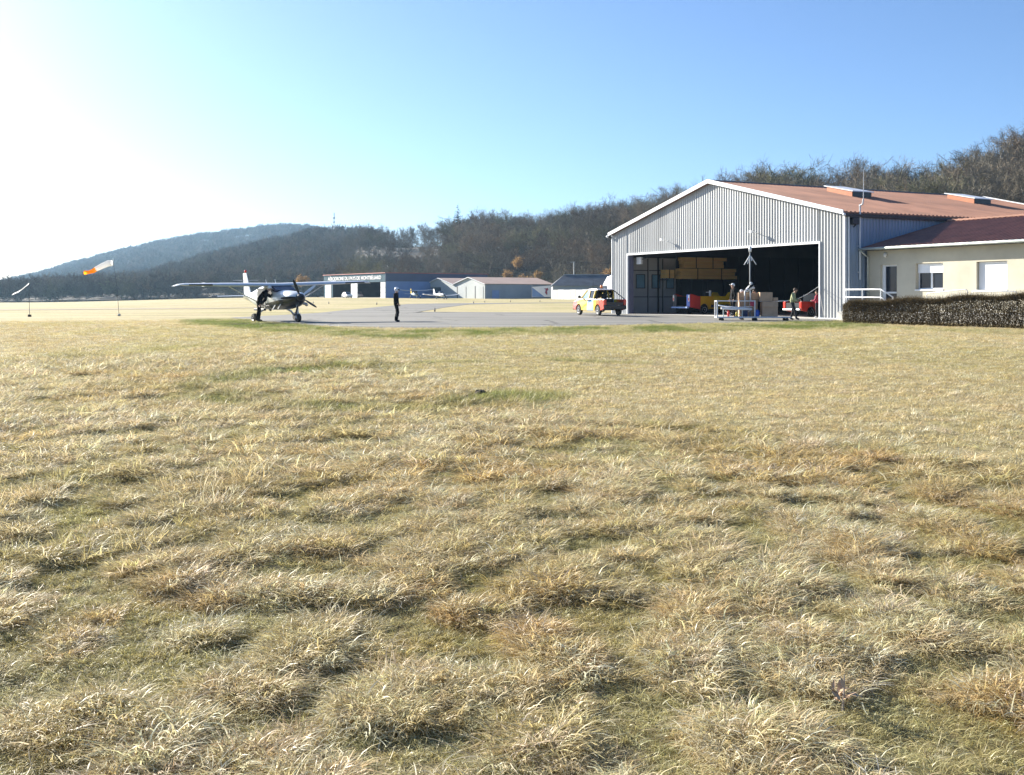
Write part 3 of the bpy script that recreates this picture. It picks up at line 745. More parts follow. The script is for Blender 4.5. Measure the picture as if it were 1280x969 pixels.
# --- far hangar with the airfield's name
d = (.55, -.835); C0 = (-31.6, 270.0); L1 = 38.0
fa = math.atan2(d[1], d[0]); o0 = (C0[0] - d[0] * L1, C0[1] - d[1] * L1)
zf = 1.1
fh = thing('hangar', 'distant grey flat topped hangar, side coloured as blue shade, with white lettering over two open doors', 'hangar', (o0[0], o0[1], zf), fa)
def fs(px, o=o0, dd=d):
    k = (px - HX) / F; return (k * o[1] - o[0]) / (dd[0] - k * dd[1])
H1 = 6.25
ops = [(fs(416), fs(439), -.2, 3.75), (fs(447), fs(476), -.2, 3.75)]
mb = MB(); mb.box(0, L1, -.1, .15, 3.95, H1 - .15); mb.build('sign_band', M['greyhangar'], fh)
mb = MB(); zc = 3.94
for a, b in ((fs(407), fs(414.2)), (fs(439), ops[1][0]), (ops[1][1], L1 - .0)):
    mb = MB()
    for k in range(3): mb.box(a, b - .06, -.08, .1, zc * k / 3 - .3 * (k == 0), zc * (k + 1) / 3 - .06)
    mb.build('white_door', M['trim'], fh)
mb = MB(); mb.box(0, fs(407) - .05, -.02, .1, -.3, 3.94); mb.build('front_wall', M['greyhangar'], fh); mb = MB(); mb.box(fs(414.2) + .02, fs(416), -.02, .12, -.3, 3.94); mb.build('front_wall', M['greyhangar'], fh)
mb = MB(); mb.box(L1 - .15, L1, .16, 30, -.5, 4.1); mb.build('side_wall', M['blue_and_shade'], fh)
mb = MB(); mb.box(L1 - .1, L1 + .1, -.1, 30, 4.1, H1 - .15); mb.build('parapet', pmat('dark_blue_cladding', (.06, .085, .16), .5, .1, .1, .3), fh)
mb = MB(); mb.box(0, .15, .16, 30, -.5, H1 - .2); mb.box(.16, L1 - .16, 29.8, 30, -.5, H1 - .2); mb.build('rear_wall', M['inner'], fh)
mb = MB(); mb.box(.16, L1 - .16, .16, 29.79, -.6, .02); mb.build('floor_slab', M['concrete'], fh)
mb = MB(); mb.box(-.3, L1 + .3, -.3, 30.2, H1 - .14, H1 + .05); mb.build('roof', M['redtrim'], fh)
tx = bpy.data.curves.new('lettering', 'FONT'); tx.body = 'AÉRODROME DU PAYS DE MONTBÉLIARD'; tx.size = 1.5; tx.extrude = .03; tx.offset = .035
to = bpy.data.objects.new('lettering_source', tx); COL.objects.link(to)
dg = bpy.context.evaluated_depsgraph_get(); tm = bpy.data.meshes.new_from_object(to.evaluated_get(dg)); bpy.data.objects.remove(to)
xs = [v.co.x for v in tm.vertices]; zs_ = [v.co.y for v in tm.vertices]; x0, x1 = fs(410.5), fs(477); sx = (x1 - x0) / (max(xs) - min(xs)); sz = 1.2 / (max(zs_) - min(zs_))
for v in tm.vertices:
    x, y_, z = v.co; v.co = (x0 + (x - min(xs)) * sx, -.14 - z, 4.62 + (y_ - min(zs_)) * sz)
iv = sorted((min(tm.vertices[i].co.x for i in p.vertices), max(tm.vertices[i].co.x for i in p.vertices), p.index) for p in tm.polygons)
words_ = [[iv[0][1], [iv[0][2]]]]
for a, b, i in iv[1:]:
    if a - words_[-1][0] > .42 * sx * .62: words_.append([b, [i]])
    else: words_[-1][0] = max(b, words_[-1][0]); words_[-1][1].append(i)
for _, fs_i in words_:
    mb = MB(); mp_ = {}
    for i in fs_i:
        for v in tm.polygons[i].vertices:
            if v not in mp_: mp_[v] = len(mb.v); mb.v.append(tuple(tm.vertices[v].co))
        mb.f.append(tuple(mp_[v] for v in tm.polygons[i].vertices)); mb.m.append(0)
    mb.build('lettering', M['white'], fh)
print('WORDS', len(words_))

# --- twin gabled shed
C1 = (-6.4, 255.0); L2 = 29.4; o1 = (C1[0] - d[0] * L2, C1[1] - d[1] * L2); zs2 = .95
sh = thing('shed', 'pale grey metal shed with two gables and a faded pink roof', 'shed', (o1[0], o1[1], zs2), fa)
e2, r2, Lb = 3.35, 4.95, 20.0
f1 = lambda px: fs(px, o1, d)
op = (f1(532.5), f1(551), 0, 2.75)
mb = MB(); mb.box(0, op[0], 0, .12, -.6, e2 - .3); mb.box(op[0], op[1], 0, .12, op[3], e2 - .3); mb.box(op[1], L2, 0, .12, -.6, e2 - .3); mb.build('front_wall', M['shedwall'], sh)
for x in (0, L2 / 2):
    mb = MB(); mb.prism([(x, e2 - .295), (x + L2 / 2, e2 - .295), (x + L2 / 2, e2), (x + L2 / 4, r2), (x, e2)], .01, .13); mb.build('gable', M['shedwall'], sh)
    mb = MB(); q = L2 / 4
    mb.prism([(x - .35, e2 - .1), (x + q, r2 + .05), (x + L2 / 2 + .35, e2 - .1), (x + L2 / 2 + .35, e2 + .05), (x + q, r2 + .2), (x - .35, e2 + .05)], -.35, -.2); mb.build('verge_trim', M['trim'], sh)
    mb = MB(); mb.prism([(x - .3 * (x == 0), e2), (x + q, r2 + .06), (x + L2 / 2 + .3 * (x > 0), e2), (x + L2 / 2 + .3 * (x > 0), e2 + .1), (x + q, r2 + .18), (x - .3 * (x == 0), e2 + .1)], -.19, Lb); mb.build('roof', M['pinkroof'], sh)
mb = MB(); mb.box(L2 - .12, L2, .14, Lb, -.6, e2 - .05); mb.build('side_wall', M['shedside'], sh)
mb = MB(); mb.box(0, .12, .14, Lb, -.6, e2 - .05); mb.box(.13, L2 - .13, Lb - .2, Lb - .02, -.6, e2 - .05); mb.build('rear_wall', M['inner'], sh)
for px0, px1 in ((572.5, 582.5), (595, 604)):
    mb = MB(); a, b = f1(px0), f1(px1); mb.box(a, b, -.06, -.003, -.5, e2 - .5); dl = mb.build('sliding_door', M['shedwall'], sh)
    mb = MB(); mb.box(a - .5, a - .005, -.05, -.004, -.5, e2 - .45); mb.build('shadow_gap', M['dark'], dl)
mb = MB(); mb.box(L2 + .002, L2 + .05, 2.0, 4.0, -.3, 1.9); mb.build('door', M['blue_and_shade'], sh)

# --- dark roofed long building and the white board fence before it
mx, my = 690, 246.0
lb = thing('long_building', 'long low building with a dark slate roof behind the white fence', 'building', (at(691, 371, my).x, my, .8), 0)
wl = (815 - 691) / F * my
mb = MB(); mb.box(0, wl, 0, .2, -.4, 3.0); mb.box(0, .2, .21, 10, -.4, 3.0); mb.box(wl - .2, wl, .21, 10, -.4, 3.0); mb.build('wall', M['shedwall'], lb)
mb = MB(); rx = 2.7
mb.poly([(-.4, -.5, 3.0), (wl + .4, -.5, 3.0), (wl - rx + .4, 5, 5.55), (rx, 5, 5.55)]); mb.poly([(-.4, 10.5, 3.0), (rx, 5, 5.55), (wl - rx + .4, 5, 5.55), (wl + .4, 10.5, 3.0)])
mb.poly([(-.4, -.5, 3.0), (rx, 5, 5.55), (-.4, 10.5, 3.0)]); mb.poly([(wl + .4, -.5, 3.0), (wl + .4, 10.5, 3.0), (wl - rx + .4, 5, 5.55)]); mb.poly([(-.4, -.5, 3.0), (-.4, 10.5, 3.0), (wl + .4, 10.5, 3.0), (wl + .4, -.5, 3.0)])
mb.build('roof', M['slate'], lb)
mb = MB(); mb.tube([(rx, 5, 5.62), (wl - rx, 5, 5.62)], .1, 6); mb.build('ridge_cap', M['shedwall'], lb)
yf = 236.0
fc = thing('board_fence', 'white boarded fence along the front of the slate roofed building', 'fence', (9.0, 243.5, .72), math.atan2(-.8, .6))
wf = 23.0; n = 11
for i in range(n):
    mb = MB(); a, b = wf * i / n + .03, wf * (i + 1) / n - .03; mb.box(a, b, -.03, .03, -.1, 2.15 + .05 * (i % 2)); mb.build('board', M['trim'] if i % 3 else M['offwhite'], fc)
    mb = MB(); mb.box(a - .06, a, .03, .1, -.2, 2.2); mb.build('post', M['shedwall'], fc)
# banner leaning on the shed's side
yb = 248.0; bx0, bx1 = at(665, 0, yb).x, at(688.5, 0, yb).x; zb0, zb1 = at(0, 371.2, yb).z, at(0, 357, yb).z
bn = thing('banner', 'white banner with a blue corner and a dark red figure by the shed', 'banner', (bx0, yb, zb0), 0)
bw, bh = bx1 - bx0, zb1 - zb0
mb = MB(); mb.poly([(0, 0, 0), (bw, 0, 0), (bw, 0, bh), (0, 0, bh * .88)]); mb.poly([(0, .05, 0), (0, .05, bh * .88), (bw, .05, bh), (bw, .05, 0)]); mb.build('sheet', M['trim'], bn)
mb = MB(); mb.prism([(.02, .02), (bw * .66, .02), (.02, bh * .84)], -.012, -.004); mb.build('blue_corner', M['blue_and_shade'], bn)
mb = MB(); c = (bw * .76, bh * .56)
mb.prism([(c[0] - .55, c[1] + .45), (c[0] - .15, c[1] + .2), (c[0] - .3, c[1] - .5), (c[0] + .05, c[1] - .95), (c[0] + .25, c[1] - .9), (c[0] + .2, c[1] - .1), (c[0] + .5, c[1] + .2), (c[0] + .35, c[1] + .6), (c[0], c[1] + .5)], -.022, -.013); mb.build('figure_print', pmat('dark_red_print', (.30, .03, .07), .6), bn)
for x in (0, bw): 
    mb = MB(); mb.tube([(x, .09, -.3), (x, .09, bh + .1)], .05); mb.build('post', M['steel'], bn)
# utility pole and lines
up = thing('utility_pole', 'pale concrete utility pole rising behind the slate roofed building', 'pole', (at(717.5, 371, 275).x, 275, 1.0), 0)
hp = at(0, 327, 275).z - 1.0
mb = MB(); mb.tube([(0, 0, -.3), (0, 0, hp)], [.22, .13], 8); mb.build('post', M['shedwall'], up)
mb = MB(); mb.bar((-.9, 0, hp - .15), (.35, 0, hp - .15), .14); mb.build('crossarm', M['shedwall'], up)
mb = MB(); 
for dz in (.1, 1.6):
    p0 = Vector((0, 0, hp - dz)); p1 = Vector((26, -6, hp - dz + 1.2)); pts = [p0.lerp(p1, i / 10) + Vector((0, 0, -1.0 * math.sin(math.pi * i / 10))) for i in range(11)]; mb.tube(pts, .035, 4)
    p1 = Vector((-32, 14, hp - dz - .8)); pts = [p0.lerp(p1, i / 10) + Vector((0, 0, -1.0 * math.sin(math.pi * i / 10))) for i in range(11)]; mb.tube(pts, .03, 4)
mb.build('cable_and_shadow', M['dark'], up)
# ------------------------------------------------------------------ hills and woods
def interp_px(tab): return lambda px: np.interp(px, [a for a, _ in tab], [b for _, b in tab])
litter = pmat('leaf_litter', (.045, .036, .027), .95, 0, .3, .05)
class Hill:
    """a wooded slope: for every direction it starts at depth d0 and climbs to depth d1, where the tree tops make the skyline"""
    def __init__(s, d0, d1, sky, th): s.d0, s.d1, s.sky, s.th = map(interp_px, (d0, d1, sky, th))
    def z(s, px, d):
        a, b = s.d0(px), s.d1(px); k = px * 0 + (px - HX) / F
        z0 = G(k * a, a) + .15; z1 = CZ + (HY - s.sky(px)) / F * b - s.th(px)
        z1 = np.maximum(z1, z0 + .5); t = (d - a) / (b - a)
        up = z0 + (z1 - z0) * np.clip(t, 0, 1) ** .9
        x = (px - HX) / F * d
        return up + np.where(t > 1, (z1 - z0) * .05 * np.minimum(t - 1, 2), 0) + 1.2 * (fbm(x * .02, d * .02, 5, 3) - .5) * np.clip(t * 3, 0, 1) - np.where(t < 0, 2.0, 0)
    def mesh(s, name, label, p0, p1, n, m=26):
        px = np.linspace(p0, p1, n); t = np.concatenate([[-.12], np.linspace(0, 1, m), [1.3, 2.0]])
        PX, T = np.meshgrid(px, t); Dd = s.d0(PX) + T * (s.d1(PX) - s.d0(PX)); Zz = s.z(PX, Dd); Xx = (PX - HX) / F * Dd
        ii = np.arange(PX.size).reshape(PX.shape); Q = np.stack([ii[:-1, :-1], ii[:-1, 1:], ii[1:, 1:], ii[1:, :-1]], -1).reshape(-1, 4)
        o = bpy.data.objects.new(name, np_mesh(name, np.stack([Xx, Dd, Zz], -1).reshape(-1, 3), Q, [litter], True)); COL.objects.link(o)
        return tag(o, label, 'hill', kind='structure')
SKY_R = [(380, 372), (405, 360), (425, 325), (440, 285), (455, 277), (500, 279), (545, 275), (575, 268), (610, 263), (650, 264), (690, 262), (715, 253), (745, 246), (800, 240), (850, 233), (880, 227), (905, 209), (950, 204), (1000, 198), (1035, 207), (1060, 207), (1090, 200), (1140, 195), (1200, 184), (1240, 171), (1280, 157), (1360, 140), (1480, 120)]
HR = Hill([(380, 395), (470, 375), (560, 335), (640, 325), (700, 300), (760, 270), (850, 200), (950, 165), (1480, 140)],
          [(380, 600), (545, 580), (575, 470), (700, 430), (850, 340), (950, 270), (1100, 245), (1480, 225)], SKY_R,
          [(380, 12), (545, 14), (600, 16), (900, 15), (1480, 15)])
HR.mesh('hillside', 'steep wooded slope of brown leaf litter behind the hangars', 400, 1560, 160)
SKY_M = [(-160, 358), (0, 354), (60, 347), (120, 343), (180, 337), (220, 324), (260, 313), (300, 304), (330, 297), (370, 288), (400, 281), (440, 280), (470, 283), (500, 297), (520, 306), (560, 330), (640, 345)]
HM = Hill([(-160, 480), (300, 470), (640, 450)], [(-160, 900), (200, 860), (400, 820), (640, 800)], SKY_M, [(-160, 11), (640, 12)])
HM.mesh('hill', 'rounded hill covered by bare winter woods in the middle distance', -220, 660, 110)
SKY_L = [(-200, 372), (-60, 364), (0, 353), (50, 341), (100, 326), (150, 313), (200, 302), (250, 293), (300, 287), (350, 282), (385, 282), (400, 286), (460, 300), (560, 330)]
HLl = Hill([(-200, 1000), (560, 1000)], [(-200, 1900), (560, 1800)], SKY_L, [(-200, 12), (560, 12)])
HLl.mesh('hill', 'hazy blue wooded ridge on the far horizon', -280, 600, 110)

def twig_material(name, c1, c2, tr=.0):
    m, nt, out = nodes(name); L = nt.links.new
    oi = N(nt, 'ShaderNodeObjectInfo'); r = N(nt, 'ShaderNodeValToRGB'); r.color_ramp.elements[0].color = (*c1, 1); r.color_ramp.elements[1].color = (*c2, 1); L(oi.outputs['Random'], r.inputs[0])
    tn = N(nt, 'ShaderNodeAttribute', _attribute_name='tone')
    mr = N(nt, 'ShaderNodeMapRange'); mr.inputs[3].default_value = .65; mr.inputs[4].default_value = 1.4; L(tn.outputs['Fac'], mr.inputs[0])
    x = N(nt, 'ShaderNodeMix', _data_type='RGBA', _blend_type='MULTIPLY'); x.inputs['Factor'].default_value = 1; L(r.outputs[0], x.inputs['A']); L(mr.outputs[0], x.inputs['B'])
    d = N(nt, 'ShaderNodeBsdfDiffuse'); L(x.outputs['Result'], d.inputs[0])
    if tr:
        t = N(nt, 'ShaderNodeBsdfTranslucent'); L(x.outputs['Result'], t.inputs[0]); s = N(nt, 'ShaderNodeMixShader', Fac=tr); L(d.outputs[0], s.inputs[1]); L(t.outputs[0], s.inputs[2]); L(s.outputs[0], out.inputs[0])
    else: L(d.outputs[0], out.inputs[0])
    return m
TW = [twig_material('grey_brown_twigs', (.13, .114, .086), (.265, .235, .18)), twig_material('russet_twigs', (.14, .11, .08), (.28, .225, .16)), twig_material('olive_twigs', (.12, .112, .068), (.25, .235, .145))]
NEEDLE = twig_material('dark_needles', (.022, .036, .020), (.035, .05, .028)); LEAFO = twig_material('dry_orange_leaves', (.34, .215, .095), (.40, .27, .12), .3)
LEAFH = twig_material('hedge_leaves', (.088, .068, .038), (.092, .07, .04), .4)

def grow(seed, H, spread, twigs, tw=.035, base=.22, nl=11, up=42):
    """a bare broadleaf: returns (trunk MB, twig V, Q, T); limbs fork three times and end in sprays of twigs"""
    g = np.random.default_rng(seed); mb = MB(); V = []; Q = []; T = []
    def ribbon(p, q, w0, w1, ton):
        d = q - p; s = np.cross(d, g.normal(size=3)); s /= (np.linalg.norm(s) + 1e-9); b = len(V)
        V.extend([p - s * w0, p + s * w0, q + s * w1, q - s * w1]); Q.append((b, b + 1, b + 2, b + 3)); T.extend([ton] * 4)
    def walk(p, d, ln, n, wob, lift):
        pts = [p]
        for i in range(n):
            d = d + g.normal(0, wob, 3) + np.array([0, 0, lift]); d = d / np.linalg.norm(d); pts.append(pts[-1] + d * ln / n)
        return pts, d
    r0 = H * .017
    tp, _ = walk(np.array([0, 0, -.4]), np.array([g.normal(0, .05), g.normal(0, .05), 1.]), H * .70, 9, .05, .03)
    mb.tube([Vector(p) for p in tp], [r0 * (1.25 if i == 0 else 1) * (1 - .88 * i / 9) for i in range(10)], 6)
    for i in range(nl):
        f = base + (.90 - base) * ((i + g.random() * .8) / nl); k = f * 9; a = int(min(k, 8)); p = tp[a] + (tp[a + 1] - tp[a]) * (k - a)
        az = i * 2.4 + g.normal(0, .4); el = R(up + 12 * f + g.normal(0, 7)); ln = spread * (1.05 - .55 * abs(f - .45)) * (1.10 - .36 * f) * g.uniform(.8, 1.15)
        d = np.array([math.cos(az) * math.cos(el), math.sin(az) * math.cos(el), math.sin(el)])
        lp, _ = walk(p, d, ln, 5, .16, .05)
        rl = r0 * .48 * (1.1 - .7 * f); mb.tube([Vector(q) for q in lp], [rl * (1 - .8 * j / 5) for j in range(6)], 5, cap=False)
        for j in range(7):
            t = .25 + .75 * (j + g.random()) / 7; k = min(t * 5, 4.99); a = int(k); p2 = lp[a] + (lp[a + 1] - lp[a]) * (k - a)
            d2 = (lp[a + 1] - lp[a]); d2 = d2 / np.linalg.norm(d2) + g.normal(0, .62, 3) + np.array([0, 0, .18]); d2 /= np.linalg.norm(d2)
            sp, dd = walk(p2, d2, ln * .5 * g.uniform(.6, 1.1), 3, .2, .06)
            for u in range(3): ribbon(sp[u], sp[u + 1], tw * (1.5 - .3 * u), tw * (1.2 - .3 * u), .3 + .3 * g.random())
            for q in range(twigs):
                t = .15 + .85 * g.random(); k = min(t * 3, 2.99); a = int(k); p3 = sp[a] + (sp[a + 1] - sp[a]) * (k - a)
                d3 = dd + g.normal(0, .75, 3) + np.array([0, 0, .15]); d3 /= np.linalg.norm(d3); l3 = ln * .22 * g.uniform(.5, 1.2); q3 = p3 + d3 * l3; ton = g.random()
                ribbon(p3, q3, tw * .8, tw * .5, ton)
                for e in range(2):
                    d4 = d3 + g.normal(0, .6, 3); d4 /= np.linalg.norm(d4); m_ = p3 + d3 * l3 * g.uniform(.3, 1); ribbon(m_, m_ + d4 * l3 * .6, tw * .55, tw * .35, ton)
    return mb, V, Q, T
def crown_mesh(name, V, Q, T, mat): return np_mesh(name, V, Q, [mat], False, {'tone': ('FLOAT', T)})
def conifer(seed, H):
    g = np.random.default_rng(seed); mb = MB(); mb.tube([(0, 0, -.4), (0, 0, H * .98)], [H * .016, .03], 6); V = []; Q = []; T = []
    z = H * .12
    while z < H * .985:
        f = z / H; n = int(6 + 6 * (1 - f)); ln = (1 - f) ** .85 * H * .19 + .25
        for i in range(n):
            az = g.random() * 6.283; l = ln * g.uniform(.65, 1.1); a = np.array([math.cos(az), math.sin(az), -.22 + .5 * f]); p = np.array([0, 0, z + g.normal(0, .15)])
            for k in range(5):
                q = p + a * l * (k + .5) / 5; w = l * .22 * (1 - .5 * k / 5)
                for e in range(3):
                    s = g.normal(size=3); s /= np.linalg.norm(s); d = a + g.normal(0, .5, 3); d /= np.linalg.norm(d); d = d * w * 1.2; s = np.cross(d, s) * .42; b = len(V)
                    V += [q - d * .5 - s * .3, q + s * .6, q + d, q - s * .6]; Q.append((b, b + 1, b + 2, b + 3)); T += [g.random()] * 4
        z += H * .022 + .12
    return mb, V, Q, T
def leafy(seed, Rr, Hh, n, size, stems=9, shape=1.0):
    """a bush of small leaf faces on a few stems, gathered in uneven clumps"""
    g = np.random.default_rng(seed); mb = MB(); V = []; Q = []; T = []
    cl = []
    for i in range(stems):
        az = g.random() * 6.283; l = Hh * g.uniform(.55, 1.0); rr = Rr * g.uniform(.2, .9); tip = np.array([rr * math.cos(az), rr * math.sin(az), l]); mb.tube([(0, 0, -.2), (tip[0] * .4, tip[1] * .4, l * .5), tuple(tip)], [.05, .035, .012], 4)
        cl.append((tip * .85, Rr * g.uniform(.3, .5))); cl.append((tip * .55, Rr * g.uniform(.25, .4)))
    for i in range(n):
        c, r = cl[g.integers(len(cl))]; p = c + g.normal(0, .5, 3) * r; p[2] = max(.05, p[2])
        d = g.normal(size=3); d /= np.linalg.norm(d); s = np.cross(d, g.normal(size=3)); s /= np.linalg.norm(s); z = size * g.uniform(.6, 1.3); b = len(V)
        V += [p, p + (d * .5 + s * .35) * z, p + d * z, p + (d * .5 - s * .35) * z]; Q.append((b, b + 1, b + 2, b + 3)); T += [g.random()] * 4
    return mb, V, Q, T
def tree_thing(name, parts, bark, crown_mat, label, group, cat='tree', crown_name='crown'):
    mb, V, Q, T = parts; t = thing(name, label, cat, (0, 0, 0), 0, group)
    mb.build('trunk', bark, t, fixn=False); c = bpy.data.objects.new(crown_name, crown_mesh(crown_name, V, Q, T, crown_mat)); COL.objects.link(c); c.parent = t
    return t
kinds = []
for i, (h, sp, tws, mt, nl, up) in enumerate([(15, 8.6, 16, 0, 15, 30), (15.5, 8.0, 15, 1, 15, 36), (14, 8.4, 17, 2, 15, 26), (16, 7.0, 10, 0, 12, 44), (15.5, 8.2, 12, 0, 14, 34), (16.5, 6.0, 9, 0, 12, 50), (14.5, 8.8, 12, 1, 14, 28)]):
    kinds.append((grow(40 + i, h, sp, tws, .034, .2, nl, up), mt, h))
first = {}
n_tree = 0
REG = [(-1e9, 560, 'bare tree on the low crest beyond the flat topped hangar', 'bare trees beyond the flat topped hangar'),
       (560, 790, 'bare grey brown tree of the wood above the pink roofed shed', 'bare trees of the wood above the shed'),
       (790, 1e9, 'bare tall tree of the wood rising behind the red hangar roof', 'bare trees behind the red hangar roof')]
ADJ = ['broad grey crowned', 'russet twigged', 'round olive tinged', 'upright', 'wide spreading', 'slender', 'low forked russet']
def place_tree(k, px, d, sc, rz):
    global n_tree
    x = (px - HX) / F * d; z = float(HR.z(np.array(px), np.array(d)))
    reg = next(i for i, r_ in enumerate(REG) if r_[0] <= px < r_[1]); lab = f'{ADJ[k]} {REG[reg][2]}'; grp = f'{ADJ[k]} {REG[reg][3]}'
    if k not in first: t = first[k] = tree_thing('bare_tree', kinds[k][0], M['bark'], TW[kinds[k][1]], lab, grp)
    else: t = copy_tree(first[k])
    t['label'] = lab; t['group'] = grp
    t.location = (x, d, z - .2); t.rotation_euler = (0, 0, rz); t.scale = (sc * random.uniform(.9, 1.15), sc * random.uniform(.9, 1.15), sc); n_tree += 1
g = random.Random(5)
rows = [1.0, .93, .8, .66, .52, .38, .24, .1]
for ri, t in enumerate(rows):
    px = 425 + g.uniform(0, 14)
    while px < 1335:
        d = float(HR.d0(px) + (t + g.uniform(-.05, .05)) * (HR.d1(px) - HR.d0(px)))
        if px < 560 and t < .5 and ri % 2: px += 12; continue
        hid = 770 < px < 1060 and t < .6 or px >= 1060 and t < .30
        if not hid:
            k = g.choice([3, 5, 5, 3, 0]) if (px < 560 and t > .7) else g.choice([0, 1, 2, 3, 4, 4, 6])
            want = float(HR.th(px)); sc = want / kinds[k][2] * (g.uniform(.84, 1.1) if t > .9 else g.uniform(.8, 1.1)) * (1.0 if t > .3 else .8)
            if n_tree < 292: place_tree(k, px + g.uniform(-4, 4), d, sc, g.uniform(0, 6.28))
        px += max(8.5, (8.5 if px < 560 else 5.2 if t > .9 else 6.6) * F / d * g.uniform(.7, 1.2))
# tall dark conifers on the crest
c0 = tree_thing('conifer', conifer(3, 21), M['bark'], NEEDLE, 'tallest dark pointed conifer standing above the bare wood', None)
d = 455; c0.location = ((572.5 - HX) / F * d, d, at(572.5, 254, d).z - 21); c0.scale = (1.2, 1.2, 1)
c1 = copy_tree(c0); d = 450; c1.location = ((616 - HX) / F * d, d, at(616, 259.5, d).z - 16); c1.scale = (.8, .8, .76); c1['label'] = 'shorter dark conifer half sunk among bare crowns right of the tallest one'
# orange leaved bushes along the foot of the slope
b0 = tree_thing('bush', leafy(8, 2.6, 3.6, 2600, .34), M['bark'], LEAFO, 'orange leaved bush above the pink shed roof, the largest of them', None, 'bush', 'foliage')
b0.location = (*at(656, 371, 292).xy, 3.2)
for px, py, d, s, lab in ((636, 342, 292, .7, 'small pale orange bush by the left end of the pink shed roof ridge'), (646, 326, 318, .9, 'dull orange bush on the slope beside a dark trunk'), (763, 340, 262, .75, 'yellow orange bush between utility pole and hangar corner'), (377, 349, 330, .9, 'orange bush beyond the aeroplane wing'), (672, 342, 288, .55, 'low faded bush just right of the largest orange one')):
    t = copy_tree(b0); t.location = (*at(px, 371, d).xy, at(px, py, d).z - 2.6 * s); t.scale = (s,) * 3; t.rotation_euler[2] = px; t['label'] = lab
for px, d, s, k, lab in ((462, 335, .92, 2, 'big round grey olive crown low behind the lettered hangar'), (436, 345, .8, 4, 'round crown left of the big grey olive one behind the lettered hangar'), (497, 340, .8, 6, 'low russet round crown right of the big grey olive one')):
    t = copy_tree(first[k]); t.location = (*at(px, 371, d).xy, 1.0); t.scale = (s * 1.15, s * 1.15, s); t['label'] = lab; t['group'] = 'round crowns behind the lettered hangar'
# bright bare poplar like trunks by the slate roof
for px, s, lab in ((702, 1.0, 'pale trunked slender tree right beside the slate roof'), (696, .85, 'second pale slender tree next to the slate roof, a little shorter')):
    t = copy_tree(first[5]); t.location = (*at(px, 371, 262).xy, .9); t.scale = (.5 * s, .5 * s, .62 * s); t['label'] = lab; t['group'] = 'pale trees beside the slate roof'
    for ch in t.children:
        if ch.name.startswith('trunk'): me2 = ch.data.copy(); me2.materials.clear(); me2.materials.append(M['shedwall']); ch.data = me2
# hill woods: one mass each
wc = bpy.data.collections.new('wood_source')
for i, (sd, h, sp, mt) in enumerate([(70, 12, 5.4, 0), (71, 13, 5.2, 1), (72, 11, 5.4, 2), (73, 13, 4.8, 0)]):
    mb, V, Q, T = grow(sd, h, sp, 4, .075, .18, 9, 34)
    me = crown_mesh(f'wood_{i}', V, Q, T, TW[mt]); wc.objects.link(bpy.data.objects.new(f'wood_{i}', me))
def wood(name, hill, p0, p1, n, label, seed, t0=0.0, sc=1.0, tpow=1.0):
    q = np.random.default_rng(seed); px = q.uniform(p0, p1, n); t = t0 + (1.04 - t0) * q.random(n) ** tpow
    t[: n // 5] = q.uniform(.94, 1.03, n // 5); t[n // 5: n // 5 + n // 8] = q.uniform(-.012, .05, n // 8)
    if name == 'undergrowth': k = (px > 560) | (t < .45); px, t = px[k], t[k]; n = len(px)
    d = hill.d0(px) + t * (hill.d1(px) - hill.d0(px)); z = hill.z(px, d) - .3
    o = scatter(name, np.stack([(px - HX) / F * d, d, z], 1), np.stack([q.normal(0, .04, n), q.normal(0, .04, n), q.uniform(0, 6.28, n)], 1), sc * q.uniform(.72, 1.15, n), q.integers(0, 4, n), np.ones((n, 3)), wc)
    return tag(o, label, 'wood', kind='stuff')
wood('woods', HM, -170, 640, 4200, 'bare grey wood covering the rounded hill', 31)
wood('woods', HLl, -230, 560, 7500, 'blue grey wood covering the far hazy ridge', 32, .0, 1.5)
wood('undergrowth', HR, 420, 1450, 4200, 'low bare undergrowth between the trees of the slope', 33, .0, .62)
# radio mast on the middle hill
rm = thing('radio_mast', 'thin lattice radio mast on the crest of the wooded hill', 'mast', (*at(417.5, 371, 800).xy, at(0, 282, 800).z - 6), 0)
mb = MB(); hm = at(0, 266, 800).z - rm.location[2]
for a in range(3): q = a * 2.094; mb.tube([(.55 * math.cos(q), .55 * math.sin(q), 0), (.3 * math.cos(q), .3 * math.sin(q), hm)], .16, 4)
for k in range(9): 
    z = hm * k / 9; mb.bar((.5, 0, z), (-.2, .4, z + 1.2), .09); mb.bar((-.25, -.4, z), (.45, 0, z + 1.2), .09)
mb.build('lattice', M['steel'], rm)
mb = MB(); mb.box(-.7, .7, -.7, .7, hm * .72, hm * .72 + .9); mb.box(-.6, .6, -.6, .6, hm * .52, hm * .52 + .7); mb.build('aerial_panel', M['offwhite'], rm)

